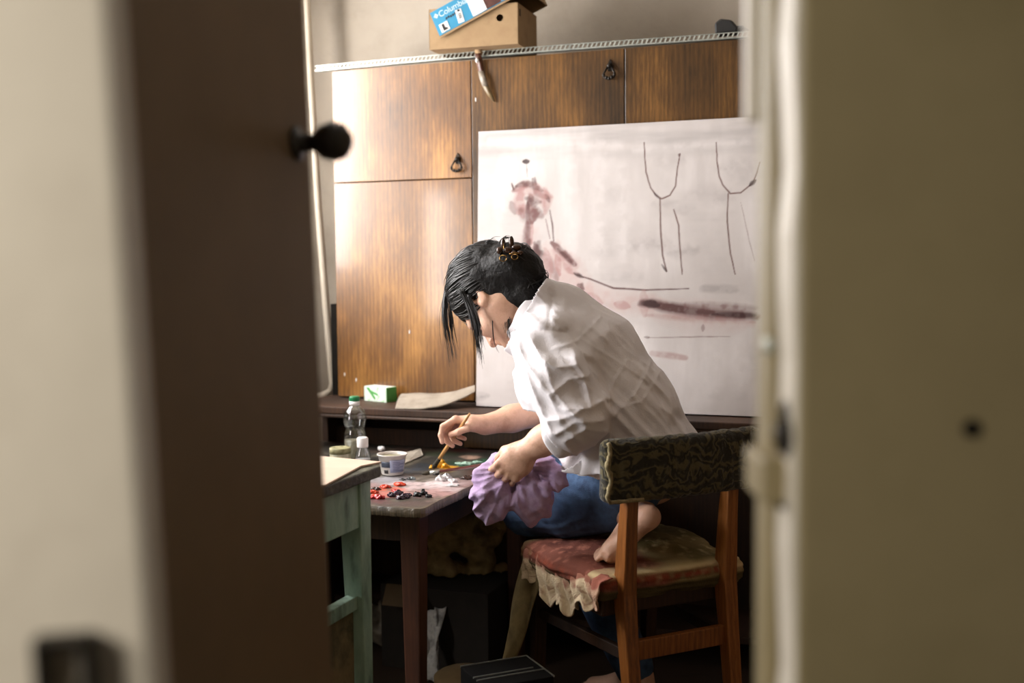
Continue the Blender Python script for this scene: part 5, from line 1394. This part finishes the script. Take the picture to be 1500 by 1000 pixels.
# ---- hair clip
M['clip'] = mat('tortoise_clip', [rgb(40,24,16), rgb(70,44,26)], 60, .25); M['gold'] = mat('clip_gold', [rgb(150,116,62)], 1, .3, metal=.9)
cb = MB(); cc_ = at(745,366,2.745)
for px, py, rx_, rz_ in ((737,357,.006,.014),(749,355,.007,.015),(757,362,.012,.007),(744,366,.010,.008),(732,367,.008,.009),(753,371,.008,.007),(762,370,.007,.006)):
    cb.blob(hs(px,py,.002)-PO, (rx_,.007,rz_), 12, 8, .05)
clip = cb.build('hair_clip', M['clip'], person)
def ring_(c, r, tr):
    b = MB(); pts = [V(c)+V((r*math.cos(a), -.003*math.sin(2*a), r*.85*math.sin(a))) for a in [2*math.pi*k/18 for k in range(19)]]
    b.tube([p-PO for p in pts], tr, 6); return b.build('clip_ring', M['gold'], clip)
ring_(hs(737,378,.010), .0085, .0012); ring_(hs(754,376,.010), .0075, .0011)
b = MB(); b.tube([hs(746,372,.011)-PO, hs(753,370,.011)-PO, hs(761,371,.011)-PO], .0013, 6); b.tube([hs(738,355,.011)-PO, hs(738,365,.011)-PO], .0011, 6); b.build('clip_bar', M['gold'], clip)
# ================================================================== brushes
def brush(name, pts, radii, fer, tip, mh_, mf, mt, lab):
    o = thing(name, lab, 'paintbrush', pts[0]); P_ = [V(p)-V(pts[0]) for p in pts]
    b = MB(); b.tube(P_, radii, 12); b.build('handle', mh_, o)
    b = MB(); b.tube([P_[-1], V(fer)-V(pts[0])], [radii[-1]*1.05, radii[-1]*1.2], 12); b.build('ferrule', mf, o)
    f_ = V(fer)-V(pts[0]); t_ = V(tip)-V(pts[0]); b = MB(); b.tube([f_, f_.lerp(t_,.4), f_.lerp(t_,.8), t_], [radii[-1]*1.15, radii[-1]*1.5, radii[-1]*1.0, .0006], 12); b.build('bristles', mt, o); return o
M['brush_wood'] = mat('pale_brush_wood', [rgb(176,128,72), rgb(206,160,102)], 30, .45, stretch=(1,1,.2)); M['brush_red'] = mat('dark_red_lacquer', [rgb(62,22,20), rgb(86,34,28)], 20, .3)
M['bristle'] = mat('dark_bristle', [rgb(42,38,28), rgb(70,62,44)], 80, .8)
tip = onz(634,686,ZTB+.008); tY = tip.y
gp = V((tipsR[0]+thR)/2)
top_ = at(688,606,gp.y-(tY-gp.y)*.35); ferr = top_.lerp(tip,.80)
mid1 = top_.lerp(tip,.38)
brush('paintbrush', [top_, top_.lerp(mid1,.5)+V((0,0,.0)), mid1, mid1.lerp(ferr,.6), ferr], [.0032,.0042,.0046,.0054,.0050], ferr.lerp(tip,.45), tip, M['brush_wood'], M['bristle'], M['bristle'], 'pale wooden paintbrush held in the far hand with its tip on the paint')
hb_ = V(PL(.088,.034,-.030)); tp2 = onz(617,694,ZTB+.010); fe = onz(645,690,ZTB+.016)
brush('paintbrush', [hb_+(hb_-fe).normalized()*.012, hb_, hb_.lerp(fe,.5), fe], [.0062,.0058,.0042,.0038], fe.lerp(tp2,.55), tp2, M['brush_red'], M['zinc'], M['bristle'], 'dark red handled paintbrush lying low over the palette from the hand with the lilac rag')
# ================================================================== lilac rag
S = SDF((-.12,2.50,.46),(.20,2.84,.76),.0028)
def RG(px, py, Y): return A3(at(px, py, Y))
S.chain([RG(744,684,2.70), RG(724,700,2.69), RG(717,728,2.675)], [.020,.030,.034], .02); S.ell(RG(720,726,2.67), (.034,.028,.050), None, .02); S.chain([RG(705,700,2.685), RG(701,725,2.68), RG(708,755,2.67)], [.012,.013,.009], .018)
S.cone(RG(735,722,2.665), RG(748,738,2.66), .026, .012, .02); S.cone(RG(724,748,2.665), RG(716,757,2.665), .020, .010, .02); S.cone(RG(712,690,2.69), RG(740,672,2.71), .020, .022, .02)
S.chain([RG(762,684,2.70), RG(776,700,2.69), RG(778,735,2.67)], [.024,.036,.040], .02); S.ell(RG(780,720,2.67), (.038,.032,.052), None, .02); S.cone(RG(786,735,2.665), RG(776,764,2.665), .030, .010, .02)
S.cone(RG(765,735,2.66), RG(770,757,2.66), .020, .012, .02); S.cone(RG(797,730,2.66), RG(800,752,2.66), .018, .010, .02)
S.chain([RG(778,672,2.69), RG(796,680,2.66), RG(812,692,2.65), RG(822,706,2.645), RG(817,717,2.64)], [.016,.020,.017,.014,.009], .012); S.chain([RG(796,690,2.65), RG(800,708,2.64), RG(803,722,2.635)], [.014,.013,.010], .008); S.cone(RG(808,700,2.645), RG(812,716,2.64), .012, .009, .006)
S.cone(RG(751,702,2.62), RG(754,760,2.625), .012, .011, .006, 'cut'); S.cone(RG(754,715,2.66), RG(755,765,2.66), .008, .010, .006, 'cut'); S.cone(RG(790,690,2.62), RG(795,728,2.61), .006, .006, .006, 'cut')
cx_ = RG(755,684,2.65)
def rw(x, y, z):
    a = np.arctan2(x-cx_[0], -(z-cx_[2])); r = np.hypot(x-cx_[0], z-cx_[2])
    w1 = np.abs(vnoise(a*3.1+40, r*10+3, y*14+2)-.5)+.6*np.abs(vnoise(a*7+20, r*16+9, y*22+7)-.5)
    w2 = np.abs(vnoise(x*34+z*20+9, y*26, z*34-x*22+30)-.5)
    return .026*(w1-.28)*np.clip(r/.05,.25,1)+.013*(w2-.2)-.003*(fbm(x*60,y*60,z*60,3)-.5)
S.disp(rw); v, q = S.mesh(); v = smooth_mesh(v, q, 1)
ro = np_mesh('lilac_rag', v, q, mat('lilac_cotton', [rgb(172,146,186), rgb(192,168,204), rgb(162,134,174)], 20, .9, bump=.2, bscale=200))
tag(ro, 'crumpled lilac cotton rag hanging from the near hand of the painter', 'rag')
vs_ = SC.view_settings; vs_.view_transform = 'Standard'; vs_.look = 'None'; vs_.exposure = 0.0; vs_.gamma = 1.0; vs_.use_curve_mapping = False
